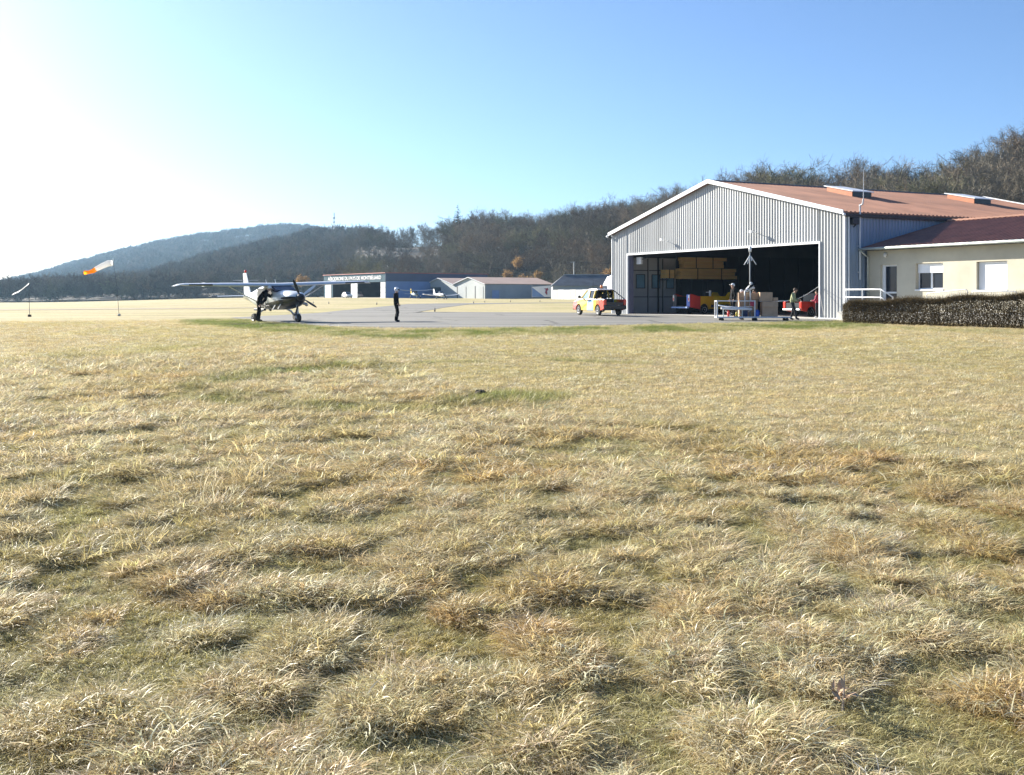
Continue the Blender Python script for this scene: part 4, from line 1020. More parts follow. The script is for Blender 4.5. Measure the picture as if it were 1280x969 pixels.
# ------------------------------------------------------------------ hedge
hA = np.array([16.55, 53.6]); hB = np.array([26.4, 39.35]); hd = hB - hA; hlen = float(np.linalg.norm(hd)); hang = math.atan2(hd[1], hd[0])
he = thing('hedge', 'clipped brown leaved hedge in front of the office annex', 'hedge', (hA[0], hA[1], gz(*hA)), hang)
g = np.random.default_rng(4); V = []; Q = []; T = []; mb = MB(); nL = 130000
hw_ = 1.15
for i in range(nL):
    x = g.uniform(.12, hlen); u = g.random()
    top_h = (1.02 + .38 * min(1, x / 9.9) + .05 * math.sin(x * 2.1) + .05 * float(vn(x * 1.3, 3.3, 4))); rr = min(1, .55 + .5 * (x + .1) / .8)
    if u < .5: y = -hw_ / 2 * rr + abs(g.normal(0, .08)); z = g.uniform(.0, top_h)
    elif u < .85: y = g.uniform(-hw_ / 2, hw_ / 2) * rr; z = top_h - abs(g.normal(0, .06)) - .10 * (abs(y) * 1.7) ** 2
    else: y = g.uniform(-hw_ / 2, hw_ / 2) * rr; z = g.uniform(0, top_h)
    z *= rr ** .4
    d = g.normal(size=3); d /= np.linalg.norm(d); s = np.cross(d, g.normal(size=3)); s /= np.linalg.norm(s); w_ = g.uniform(.035, .07); tw_ = g.random() < .3
    p = np.array([x, y + g.normal(0, .03), z]); b = len(V)
    if tw_: d = d + np.array([0, 0, .8]); V += [p, p + s * .006, p + d * .13 + s * .004, p + d * .13]; T += [.7] * 4
    else: V += [p, p + (d * .5 + s * .4) * w_, p + d * w_, p + (d * .5 - s * .4) * w_]; T += [float(np.clip(g.normal(.4, .3), 0, 1))] * 4
    Q.append((b, b + 1, b + 2, b + 3))
fo = bpy.data.objects.new('foliage', crown_mesh('foliage', V, Q, T, LEAFH)); COL.objects.link(fo); fo.parent = he
for i in range(54):
    x = hlen * (i + .5) / 54
    for k in range(4): mb.tube([(x, 0, -.1), (x + g.normal(0, .25), g.normal(0, .25), .95)], [.02, .006], 4, cap=False)
mb.build('stems', pmat('dark_stems', (.05, .04, .03), .9), he, fixn=False)
# ------------------------------------------------------------------ vehicles
def band_paint(name, stops, axis=0, rough=.3, coat=.3, slope=0.0, ref=2):
    """paint in plain colour fields along one axis of the part (object coordinates)"""
    m, nt, out = nodes(name); L = nt.links.new
    b = N(nt, 'ShaderNodeBsdfPrincipled', Roughness=rough); b.inputs['Coat Weight'].default_value = coat
    tc = N(nt, 'ShaderNodeTexCoord'); sp = N(nt, 'ShaderNodeSeparateXYZ'); L(tc.outputs['Object'], sp.inputs[0])
    v = sp.outputs[axis]
    if slope:
        mu = N(nt, 'ShaderNodeMath', _operation='MULTIPLY'); mu.inputs[1].default_value = slope; L(sp.outputs[ref], mu.inputs[0])
        ad = N(nt, 'ShaderNodeMath', _operation='ADD'); L(v, ad.inputs[0]); L(mu.outputs[0], ad.inputs[1]); v = ad.outputs[0]
    lo, hi = stops[0][0], stops[-1][0] + 1e-3
    mr = N(nt, 'ShaderNodeMapRange'); mr.inputs[1].default_value = lo; mr.inputs[2].default_value = hi; L(v, mr.inputs[0])
    r = N(nt, 'ShaderNodeValToRGB'); r.color_ramp.interpolation = 'CONSTANT'; e = r.color_ramp.elements
    while len(e) > 1: e.remove(e[0])
    for i, (p, c) in enumerate(stops):
        k = e[0] if i == 0 else e.new((p - lo) / (hi - lo)); k.position = (p - lo) / (hi - lo); k.color = (*c, 1)
    L(mr.outputs[0], r.inputs[0])
    nz = N(nt, 'ShaderNodeTexNoise', Scale=3.0, Detail=5.0); L(tc.outputs['Object'], nz.inputs['Vector'])
    m2 = N(nt, 'ShaderNodeMapRange'); m2.inputs[3].default_value = .86; m2.inputs[4].default_value = 1.08; L(nz.outputs[0], m2.inputs[0])
    x = N(nt, 'ShaderNodeMix', _data_type='RGBA', _blend_type='MULTIPLY'); x.inputs['Factor'].default_value = 1; L(r.outputs[0], x.inputs['A']); L(m2.outputs[0], x.inputs['B'])
    L(x.outputs['Result'], b.inputs['Base Color']); L(b.outputs[0], out.inputs[0]); return m
def wheel(parent, x, y, r, w, rim=None, name='wheel'):
    mb = MB(); pr = [(r * .55, -w / 2), (r * .9, -w / 2), (r, -w * .32), (r, w * .32), (r * .9, w / 2), (r * .55, w / 2)]
    mb.lathe(pr, (x, y, r), 'y', 20); t = mb.build(name, M['rubber'], parent, smooth='auto')
    s = 1 if y >= 0 else -1; mb = MB(); mb.lathe([(r * .60, s * (w / 2 - .02)), (r * .58, s * (w / 2 + .012)), (r * .45, s * (w / 2 - .01)), (r * .16, s * (w / 2 - .005)), (r * .12, s * (w / 2 + .02)), (.01, s * (w / 2 + .022))], (x, y, r), 'y', 16)
    mb.build('rim', rim or M['paintsteel'], t, smooth='auto'); return t
def arch(cx, r, z0, n=9, rev=False):
    p = [(cx + r * math.cos(math.pi * i / (n - 1)), z0 + r * 1.02 * math.sin(math.pi * i / (n - 1))) for i in range(n)]
    return p if rev else p[::-1]
def side_loft(mb, outline, hw0, hw1, z0, z1):
    """outline (x, z) extruded to both sides; the half width narrows from hw0 at z0 to hw1 at z1"""
    def h(z): t = min(1, max(0, (z - z0) / (z1 - z0))); return hw0 + (hw1 - hw0) * t
    n = len(outline); vs = [(x, s * h(z), z) for s in (-1, 1) for x, z in outline]
    mb.add(vs, [tuple(range(n)), tuple(range(2 * n - 1, n - 1, -1))] + [(i, (i + 1) % n, (i + 1) % n + n, i + n) for i in range(n)])
# --- yellow and red pickup with a rainbow of colour fields
def yellow_pickup():
    px, Y = 748.5, 71.5; x = (px - HX) / F * Y
    t = thing('pickup_truck', 'small yellow and red pickup with open rear bed and orange beacon on its roof', 'pickup', (x, Y, gz(x, Y) + .02), math.atan2(.905, -.425))
    hwd = .84
    paint = band_paint('rainbow_side_paint', [(-2.3, (.62, .06, .03)), (-1.45, (.80, .20, .02)), (-1.1, (.80, .52, .01)), (-.72, (.30, .54, .86)), (.10, (.80, .52, .01)), (1.45, (.75, .11, .07)), (2.2, (.8, .2, .16))])
    # front body with bonnet up to the cab's back, and the bed's two side walls
    mb = MB()
    low = [(2.02, .38), (2.08, .62), (1.98, .84), (1.15, 1.0), (.98, 1.02), (-.62, 1.02), (-.62, .36)] + arch(1.28, .37, .3)[::-1]
    low = [(-.62, 1.02), (.98, 1.02), (1.15, 1.0), (1.98, .84), (2.08, .62), (2.02, .38)] + arch(1.28, .37, .30, rev=True) + [(-.62, .30)]
    side_loft(mb, low, hwd, hwd - .06, .5, 1.05); body = mb.build('body', paint, t, bevel=.03)
    for s in (-1, 1):
        mb = MB(); wl_ = [(-.63, .98), (-2.05, .98), (-2.1, .40)] + [(a, b) for a, b in arch(-1.28, .37, .30)] + [(-.63, .30)]
        n = len(wl_); y0, y1 = s * (hwd - .0), s * (hwd - .12)
        mb.add([(a, y0, b) for a, b in wl_] + [(a, y1, b) for a, b in wl_], [tuple(range(n)), tuple(range(2 * n - 1, n - 1, -1))] + [(i, (i + 1) % n, (i + 1) % n + n, i + n) for i in range(n)])
        mb.build('bed_side', paint, t, bevel=.02)
    mb = MB(); mb.box(-2.05, -.62, -.71, .71, .52, .58); mb.box(-.66, -.63, -.70, .70, .585, 1.0); mb.build('bed_floor', M['black'], t)
    mb = MB(); mb.box(-2.2, -2.06, -.80, .80, .38, .62); mb.build('rear_bumper', M['black'], t, bevel=.03)
    mb = MB(); mb.box(-2.075, -2.06, -.70, .70, .63, .80); mb.build('tailgate', M['black'], t, bevel=.004)
    mb = MB(); mb.box(2.03, 2.13, -.80, .80, .33, .56); mb.build('front_bumper', M['black'], t, bevel=.03)
    for s in (-1, 1):
        mb = MB(); mb.box(-2.125, -2.06, s * .72 - .09 + .02 * s, s * .72 + .09 + .02 * s, .64, .95); mb.build('tail_light', M['tail'], t, bevel=.01)
        mb = MB(); mb.box(1.93, 2.06, s * .58 - .14, s * .58 + .14, .66, .82); mb.build('headlight', M['white'], t, bevel=.02)
        mb = MB(); mb.ball((.92, s * .96, 1.12), .06, .11, .08); mb.tube([(.92, s * .8, 1.05), (.92, s * .93, 1.1)], .02); mb.build('mirror', M['black'], t, True)
        mb = MB(); mb.box(.02, .18, s * (hwd - .02) - .012, s * (hwd - .02) + .012, .86, .89); mb.build('handle', M['black'], t)
    # cab: pillars, roof, windows
    ca = [(1.0, 1.03), (.38, 1.52), (.18, 1.60), (-.62, 1.62), (-.95, 1.56), (-1.02, 1.5)]
    mb = MB()
    for s in (-1, 1):
        y0, y1 = s * .75, s * .62
        mb.bar((1.0, y0, 1.02), (.36, y1, 1.53), .07, .06); mb.bar((-.05, y0, 1.02), (-.05, y1, 1.57), .09, .05); mb.bar((-.62, y0, 1.0), (-.75, y1, 1.57), .10, .05)
    mb.build('pillar', M['yellow'], t)
    mb = MB(); side_loft(mb, [(.42, 1.50), (.22, 1.585), (-.2, 1.62), (-.7, 1.615), (-.92, 1.57), (-.9, 1.53), (.3, 1.52)], .66, .60, 1.5, 1.62); mb.build('roof', band_paint('roof_paint', [(-1, (.78, .72, .72)), (.1, (.8, .35, .3)), (.5, (.8, .35, .3))]), t, bevel=.02)
    mb = MB(); mb.poly([(.98, -.68, 1.04), (.98, .68, 1.04), (.38, .58, 1.51), (.38, -.58, 1.51)]); mb.build('windscreen', M['pane'], t)
    for s in (-1, 1):
        mb = MB(); mb.poly([(.9, s * .742, 1.05), (.0, s * .742, 1.05), (.0, s * .632, 1.53), (.34, s * .632, 1.51)]); mb.build('side_window', M['panelit'], t)
        mb = MB(); mb.poly([(-.1, s * .742, 1.05), (-.58, s * .742, 1.05), (-.68, s * .632, 1.54), (-.1, s * .632, 1.54)]); mb.build('side_window', M['pane'], t)
    for s in (-1, 1):
        mb = MB(); mb.box(.15, .45, s * .34 - .2, s * .34 + .2, .7, .85); mb.prism([(-.12, .8), (.04, .8), (-.06, 1.32), (-.18, 1.32)], s * .34 - .2, s * .34 + .2); mb.box(-.2, -.08, s * .34 - .1, s * .34 + .1, 1.34, 1.5); mb.build('seat', M['cloth_grey'], t, bevel=.03)
    mb = MB(); mb.tube([(-.68, -.6, 1.0), (-.86, -.58, 1.54), (-.86, .58, 1.54), (-.68, .6, 1.0)], .035); mb.build('rear_hoop', M['black'], t)
    mb = MB(); mb.tube([(-.86, -.58, 1.54), (-2.0, -.78, .99)], .028); mb.build('strut', M['black'], t)
    mb = MB(); mb.box(-2.05, -1.95, -.82, -.72, .98, 1.02); mb.box(-1.6, -1.2, -.4, .3, .585, .8); mb.build('load', M['offwhite'], t)
    mb = MB(); mb.lathe([(.11, 1.62), (.115, 1.66)], (-.35, 0, 0)); bs_ = mb.build('beacon', M['black'], t)
    mb = MB(); mb.lathe([(.085, 1.66), (.09, 1.74), (.07, 1.82), (.02, 1.84)], (-.35, 0, 0), 'z', 12); mb.build('lens', M['orange'], bs_, True)
    mb = MB(); mb.tube([(.1, .4, 1.6), (.02, .4, 2.15)], [.012, .005], 5); mb.build('aerial', M['black'], t)
    # round paraglider like badge on the door
    mb = MB(); pts = [(-.15 + .19 * math.cos(a), .84 + .17 * math.sin(a)) for a in np.linspace(.2, 2.94, 9)] + [(-.15 + .1 * math.cos(a), .80 + .09 * math.sin(a)) for a in np.linspace(2.9, .25, 9)]
    for s in (1,): mb.add([(a, hwd + .004, b) for a, b in pts], [tuple(range(len(pts)))])
    mb.build('door_badge', M['cloth_navy'], t)
    for x_ in (1.28, -1.28):
        for s in (-1, 1): wheel(t, x_, s * .74, .30, .19, M['white'])
    t.scale = (1.0, 1.0, 1.08)
yellow_pickup()
# --- open pickup with blue, red and yellow fields, nose in, along the hangar's left wall
def tri_pickup():
    b0 = 2.0; s0 = s_of(862.5, b0); p = hw(s0 - 1.0, b0)
    t = thing('pickup_truck', 'open pickup in blue, red and yellow parked inside the hangar under the timber stack', 'pickup', (p.x, p.y, .03), math.atan2(RX, -RY))
    paint = band_paint('field_paint', [(-.2, (.5, .04, .03)), (.95, (.68, .38, .015)), (2.1, (.66, .47, .015)), (5, (.66, .47, .015))])
    side = [(0, 1.42), (.12, 1.5), (.75, 1.33), (3.3, 1.33), (3.55, 1.62), (3.95, 1.62), (4.15, 1.33), (5.1, 1.02), (5.2, .42)] 
    full = side + [(4.75, .4)] + arch(4.35, .38, .36, rev=True) + [(2.0, .4), (1.78, .4)] + arch(1.32, .40, .38, rev=True) + [(.0, .55)]
    for s in (-1, 1):
        mb = MB(); n = len(full); y0, y1 = s * .98, s * .86
        mb.add([(a, y0, b) for a, b in full] + [(a, y1, b) for a, b in full], [tuple(range(n)), tuple(range(2 * n - 1, n - 1, -1))] + [(i, (i + 1) % n, (i + 1) % n + n, i + n) for i in range(n)])
        mb.build('side_panel', paint, t, bevel=.015)
        mb = MB(); mb.box(-.03, -.002, min(s * .62, s * 1.0), max(s * .62, s * 1.0), .58, 1.45); mb.build('rear_corner', M['blue'] if s < 0 else M['dark'], t)
        mb = MB(); mb.box(.02, 3.3, s * .84 - .012, s * .84 + .012, .63, 1.31); mb.build('inner_lining', M['black'], t)
        mb = MB(); mb.box(-.075, -.032, s * .94 - .07, s * .94 + .07, .95, 1.42); mb.build('tail_light', M['white'] if s < 0 else M['offwhite'], t, bevel=.01)
        mb = MB(); mb.box(-.08, -.078, s * .94 - .05, s * .94 + .05, 1.0, 1.2); mb.build('red_lens', M['tail'], t)
    mb = MB(); mb.box(0.02, 4.0, -.85, .85, .55, .62); mb.build('load_floor', M['dark'], t)
    mb = MB(); mb.box(-.25, -.04, -.98, .98, .45, .56); mb.build('rear_step', M['blue_and_shade'], t, bevel=.02)
    mb = MB(); mb.box(3.4, 3.9, -.84, .84, .62, 1.3); mb.box(5.02, 5.18, -.85, .85, .45, 1.0); mb.box(4.1, 5.0, -.85, .85, .9, 1.05); mb.build('cab', M['black'], t)
    mb = MB()
    for a in (3.62, 3.82): mb.box(a, a + .09, -.986, -.982, 1.25, 1.48)
    mb.build('side_window', M['pane'], t)
    mb = MB(); mb.box(1.9, 3.6, -.984, -.981, .5, .72); mb.build('side_step', M['black'], t)
    mb = MB(); mb.box(.9, 1.5, -.5, .3, .63, 1.1); mb.box(1.7, 2.6, -.6, .5, .63, .95); mb.tube([(1.8, -.3, 1.0), (1.8, -.3, 1.75)], .05); mb.build('tool_box', M['dark'], t)
    mb = MB(); mb.box(2.0, 2.12, -.72, -.62, .95, 1.75); mb.bar((1.7, -.66, 1.62), (2.1, -.66, 1.62), .05); mb.build('white_stand', M['white'], t)
    for x_ in (1.32, 4.35):
        for s in (-1, 1): wheel(t, x_, s * .88, .34, .2, M['steel'])
tri_pickup()
# --- red pickup nose in at the right of the opening
def red_pickup():
    b0 = 2.6; s1 = s_of(1001.5, b0); p = hw(s1 - .78, b0)
    t = thing('pickup_truck', 'red pickup seen from behind inside the right side of the hangar door', 'pickup', (p.x, p.y, .03), math.atan2(RX, -RY))
    full = [(0, .98), (1.4, .98), (1.55, 1.02), (2.0, 1.5), (2.9, 1.5), (3.4, 1.0), (4.3, .86), (4.35, .4), (4.0, .36)] + arch(3.55, .34, .32, rev=True) + [(1.3, .36)] + arch(.85, .34, .32, rev=True) + [(0.02, .40)]
    for s in (-1, 1):
        mb = MB(); n = len(full); y0, y1 = s * .79, s * .70
        mb.add([(a, y0, b) for a, b in full] + [(a, y1, b) for a, b in full], [tuple(range(n)), tuple(range(2 * n - 1, n - 1, -1))] + [(i, (i + 1) % n, (i + 1) % n + n, i + n) for i in range(n)])
        mb.build('side_panel', M['red'], t, bevel=.015)
        mb = MB(); mb.box(-.06, .02, s * .75 - .10, s * .75 + .10, .56, .96); mb.build('tail_light', M['tail'], t, bevel=.015)
        mb = MB(); mb.poly([(2.05, s * .795, 1.08), (2.12, s * .795, 1.42), (2.8, s * .795, 1.42), (3.15, s * .795, 1.08)]); mb.build('side_window', M['pane'], t)
    mb = MB(); mb.box(.03, 4.2, -.69, .69, .45, .52); mb.box(3.4, 4.25, -.69, .69, .8, .9); mb.box(1.5, 1.56, -.69, .69, .52, 1.45); mb.box(2.0, 2.9, -.69, .69, 1.46, 1.52); mb.build('cab', M['black'], t)
    mb = MB(); mb.box(-.16, -.02, -.80, .80, .40, .52); mb.build('rear_bumper', M['steel'], t, bevel=.03)
    mb = MB(); mb.box(-.03, -.01, -.62, .62, .53, .90); mb.build('tailgate', M['black'], t)
    mb = MB(); mb.box(.2, .9, -.45, .4, .53, .85); mb.tube([(.4, -.5, .9), (.5, .1, 1.25), (.9, .5, .95)], .03); mb.build('load', M['dark'], t)
    for x_ in (.85, 3.55):
        for s in (-1, 1): wheel(t, x_, s * .70, .30, .19, M['steel'])
red_pickup()
# --- small far cars and the white van behind the hangar
def small_car(loc, rz, mat, label, L_=3.9, Hh=1.45):
    t = thing('parked_car', label, 'car', loc, rz)
    mb = MB(); o = [(-1.9, .9), (-1.2, .95), (1.0, .92), (1.9, .72), (1.95, .35)] + arch(1.2, .33, .28, rev=True) + arch(-1.2, .33, .28, rev=True) + [(-1.95, .35)]
    side_loft(mb, o, .8, .76, .4, .95); mb.build('body', mat, t, bevel=.04)
    mb = MB(); side_loft(mb, [(-1.75, .93), (-1.45, 1.38), (-.9, Hh), (.2, Hh), (.95, .93)], .74, .56, .93, Hh); c = mb.build('cabin', mat, t, bevel=.03)
    mb = MB(); mb.poly([(.97, -.6, .97), (.97, .6, .97), (.28, .5, 1.40), (.28, -.5, 1.40)]); mb.build('windscreen', M['pane'], t)
    for s in (-1, 1):
        mb = MB(); mb.poly([(.75, s * .735, 1.0), (-1.5, s * .735, 1.0), (-1.3, s * .605, 1.33), (.22, s * .605, 1.36)]); mb.build('side_window', M['pane'], t)
        mb = MB(); mb.box(1.86, 1.96, s * .55 - .13, s * .55 + .13, .58, .72); mb.build('headlight', M['white'], t)
    for x in (1.2, -1.2):
        for s in (-1, 1): wheel(t, x, s * .70, .28, .17)
    return t
cp = at(434, 371, 272); small_car((cp.x, 272, gz(cp.x, 272)), R(-62), M['white'], 'small white car parked in the left doorway of the far hangar')
cp = at(448.5, 371, 290); small_car((cp.x, 290, 1.12), R(-70), M['offwhite'], 'pale car deep inside the right doorway of the far hangar')
def van():
    Y = 91; x = at(760.5, 371, Y).x
    t = thing('delivery_van', 'tall white van standing behind the left corner of the big hangar', 'van', (9.16, 89.7, .03), HA + math.pi)
    mb = MB(); o = [(2.55, .45), (2.6, .95), (2.2, 1.35), (1.55, 2.35), (1.0, 2.98), (.4, 3.05), (-2.9, 3.05), (-2.95, .45), (-2.2, .45)] + arch(-1.75, .42, .36)[::1][::-1][::-1]
    o = [(-2.95, .45), (-2.95, 3.0), (.4, 3.05), (1.0, 2.95), (1.55, 2.35), (2.15, 1.40), (2.6, 1.1), (2.62, .45)] + arch(1.7, .42, .36, rev=True) + arch(-1.75, .42, .36, rev=True)
    side_loft(mb, o, 1.0, .86, 1.0, 3.05); mb.build('body', M['white'], t, bevel=.06)
    mb = MB(); mb.poly([(2.14, -.84, 1.48), (2.14, .84, 1.48), (1.64, .80, 2.28), (1.64, -.80, 2.28)]); mb.build('windscreen', M['panelit'], t)
    for s in (-1, 1):
        mb = MB(); mb.poly([(1.95, s * .992, 1.45), (.9, s * .992, 1.45), (.9, s * .945, 2.2), (1.55, s * .945, 2.2)]); mb.build('side_window', M['pane'], t)
        mb = MB(); mb.box(2.54, 2.64, s * .75 - .15, s * .75 + .15, .85, 1.05); mb.build('headlight', M['offwhite'], t)
    for a in (1.7, -1.75):
        for s in (-1, 1): wheel(t, a, s * .88, .36, .22)
van()

# ------------------------------------------------------------------ aeroplanes
def airfoil(ch, th, n=9):
    up = []; lo = []
    for i in range(n):
        c = (1 - math.cos(math.pi * i / (n - 1))) / 2
        y = 5 * th * (.2969 * math.sqrt(c) - .126 * c - .3516 * c * c + .2843 * c ** 3 - .1036 * c ** 4)
        up.append((-c * ch, y * ch * 1.15 + .02 * ch * math.sin(math.pi * c))); lo.append((-c * ch, -y * ch * .75 + .02 * ch * math.sin(math.pi * c)))
    return up + lo[-2:0:-1]
def surf(mb, stations, vertical=False):
    """stations: (span, x of leading edge, height, chord, thickness)"""
    secs = []
    for sp, x, z, ch, th in stations:
        secs.append([(x + a, sp, z + b) if not vertical else (x + a, b + z, sp) for a, b in airfoil(ch, th)])
    return mb.loft(secs)
def ring(x, w, zb, zt, e=2.6, n=18):
    zc, h = (zb + zt) / 2, (zt - zb) / 2; p = []
    for i in range(n):
        a = 2 * math.pi * i / n; c, s = math.cos(a), math.sin(a)
        p.append((x, w / 2 * math.copysign(abs(c) ** (2 / e), c), zc + h * math.copysign(abs(s) ** (2 / e), s)))
    return p
def jump_plane():
    px, Y = 347.5, 57.2; x = (px - HX) / F * Y
    t = thing('propeller_plane', 'high winged silver and black single engined plane with a five bladed propeller', 'aeroplane', (x, Y, gz(x, Y) + .02), math.atan2(-math.cos(R(35)), math.sin(R(35))))
    t.rotation_euler = (R(1.2), 0, t.rotation_euler[2]); t.scale = (1.06, 1.06, .955)
    skin_ = band_paint('silver_over_black', [(-3, (.012, .012, .016)), (1.0, (.74, .77, .78)), (4, (.74, .77, .78))], axis=2, rough=.35, coat=.5, slope=-.115, ref=0)
    mb = MB()
    mb.loft([ring(2.72, .50, 1.16, 1.52), ring(2.55, .72, .98, 1.60), ring(2.1, .98, .80, 1.66), ring(1.5, 1.10, .70, 1.70), ring(1.05, 1.14, .66, 1.74), ring(.45, 1.16, .64, 1.98, 3.2), ring(-.4, 1.16, .63, 2.02, 3.2), ring(-1.3, 1.12, .66, 1.98, 3),
             ring(-2.2, .84, .82, 1.80), ring(-3.1, .50, 1.02, 1.62), ring(-4.1, .26, 1.20, 1.50), ring(-4.5, .12, 1.3, 1.46)])
    mb.build('fuselage', skin_, t, smooth='auto')
    mb = MB(); mb.loft([[(1.10, s * .50, 1.735) for s in (-1, 1)] + [(1.02, s * .58, 1.62) for s in (1, -1)], [(.52, s * .50, 1.995) for s in (-1, 1)] + [(.50, s * .592, 1.80) for s in (1, -1)]])
    mb.build('windscreen', pmat('blue_tinted_glass', (.015, .022, .06), .12, 0, .1, 2), t)
    for s in (-1, 1):
        mb = MB(); mb.poly([(.80, s * .583, 1.45), (-.02, s * .586, 1.45), (-.02, s * .575, 1.84), (.42, s * .575, 1.84)]); mb.build('side_window', M['pane'], t)
    mb = MB(); mb.poly([(-.15, .586, 1.45), (-1.1, .575, 1.45), (-1.1, .555, 1.80), (-.15, .575, 1.84)]); mb.build('side_window', M['pane'], t)
    mb = MB(); mb.poly([(-.2, -.590, .8), (-1.25, -.572, .8), (-1.25, -.565, 1.82), (-.2, -.585, 1.86)]); mb.build('black_doorway_sheet', M['black'], t)  # flat black sheet painted in for the unlit cabin
    z0 = 1.98
    for s in (-1, 1):
        mb = MB(); dih = .10
        surf(mb, [(s * .0, .62, z0, 1.63, .13), (s * 2.4, .62, z0 + dih * .45, 1.63, .13), (s * 4.72, .45, z0 + dih, 1.18, .12), (s * 4.95, .34, z0 + dih + .01, .95, .08), (s * 5.18, .08, z0 + dih - .05, .5, .05)])
        wg = mb.build('wing', M['paintsteel'], t, smooth='auto')
        mb = MB(); surf(mb, [(s * 3.5, .60, z0 + dih * .75, .30, .30), (s * 4.6, .52, z0 + dih, .24, .33)]); mb.build('leading_edge_strip', M['black'], wg, smooth='auto')
        mb = MB(); mb.box(-1.05, -.6, s * 3.46 - .02, s * 3.46 + .02, z0 + .02, z0 + .22); mb.build('fence_plate', M['white'], wg)
        mb = MB(); mb.tube([(.10, s * .57, .78), (.05, s * 2.5, z0 - .02)], .05, 8, flat=.55); mb.build('wing_strut', M['offwhite'], t, True)
        mb = MB(); surf(mb, [(0, -3.6, 1.40, .95, .09), (s * 1.7, -3.8, 1.40, .75, .08), (s * 1.95, -3.95, 1.40, .5, .05)]); tp = mb.build('tailplane', M['paintsteel'], t, smooth='auto')
        mb = MB(); surf(mb, [(s * 1.72, -3.75, 1.40, .84, .10), (s * 1.98, -3.9, 1.40, .62, .08)]); mb.build('tip_cap', M['black'], tp, smooth='auto')
        # main gear
        mb = MB(); mb.tube([(-.28, s * .5, .74), (-.30, s * .85, .52), (-.30, s * 1.0, .30)], [.07, .055, .05], 8); mb.build('gear_leg', M['white'], t, True)
        wheel(t, -.30, s * 1.10, .235, .19, M['steel'])
    mb = MB(); surf(mb, [(1.45, -3.45, 0, 1.05, .09), (2.0, -3.72, 0, .82, .08), (2.76, -4.1, 0, .52, .08)], True); fn = mb.build('fin', M['paintsteel'], t, smooth='auto')
    mb = MB(); mb.ball((-4.25, 0, 2.86), .10, .06, .08); mb.build('beacon', M['tail'], fn, True)
    mb = MB(); mb.tube([(-4.2, -.7, 2.33), (-4.2, .7, 2.33)], .012, 4); mb.build('aerial', M['steel'], fn)
    mb = MB(); mb.tube([(2.35, 0, .95), (2.42, 0, .62), (2.46, 0, .42)], [.06, .05, .045], 8); mb.build('nose_leg', M['white'], t, True)
    mb = MB(); mb.bar((2.40, -.1, .44), (2.46, -.1, .22), .035, .05); mb.bar((2.40, .1, .44), (2.46, .1, .22), .035, .05); mb.box(2.36, 2.46, -.13, .13, .42, .47); mb.build('fork', M['white'], t)
    wheel(t, 2.46, 0, .225, .16, M['steel'])
    # propeller: spinner and five blades at rest
    pr = thing('propeller', None, None, (0, 0, 0)); pr.parent = t; pr.location = (2.76, 0, 1.34)
    mb = MB(); mb.lathe([(.20, -.06), (.20, .05), (.16, .17), (.09, .28), (.01, .34)], (0, 0, 0), 'x', 16); mb.build('spinner', M['black'], pr, smooth='auto')
    for k in range(5):
        a = R(110 - 72 * k); mb = MB(); secs = []
        for r_, w_, tw in ((.16, .08, 60), (.35, .13, 45), (.62, .15, 30), (.88, .12, 22), (1.0, .06, 18)):
            c, s_ = math.cos(R(tw)), math.sin(R(tw)); secs.append([(s_ * q * w_ + c * h, c * q * w_ - s_ * h, r_) for q, h in ((-.5, 0), (0, .018), (.5, 0), (0, -.012))])
        # blade along +z, turned about the x axis; seen from the front +y is to the right of the picture
        co_, si = math.cos(a - math.pi / 2), math.sin(a - math.pi / 2)
        secs = [[(x_, y_ * co_ - z_ * si, y_ * si + z_ * co_) for x_, y_, z_ in q] for q in secs]
        mb.loft(secs); mb.build('blade', M['white'] if k == 1 else M['black'], pr)
    for x_ in (-.1, -1.3): 
        mb = MB(); mb.tube([(x_, 0, 2.0), (x_ - .2, 0, 2.33)], [.02, .008], 5); mb.build('aerial', M['white'], t)
    for x_, zz in ((.9, .82), (1.55, .86)):
        mb = MB(); mb.bar((x_ - .16, -.578, zz - .14), (x_ + .16, -.575, zz + .10), .02, .06); mb.build('step_mark', M['white'], t)
    mb = MB(); mb.bar((.3, -.56, .70), (.9, -.75, .62), .1, .04); mb.build('foot_step', M['black'], t)
    mb = MB(); mb.bar((-.1, -.62, 1.95), (-.1, -.62, .75), .05, .05); mb.build('door_post', M['offwhite'], t)
    mb = MB(); mb.tube([(2.0, .48, 1.0), (2.1, .60, .95), (1.95, .68, .90)], .08, 8); mb.build('exhaust', M['steel'], t)
    mb = MB(); mb.box(-1.4, -.1, -.7, -.57, .60, .72); mb.build('door_sill', M['dark'], t, bevel=.02)
jump_plane()
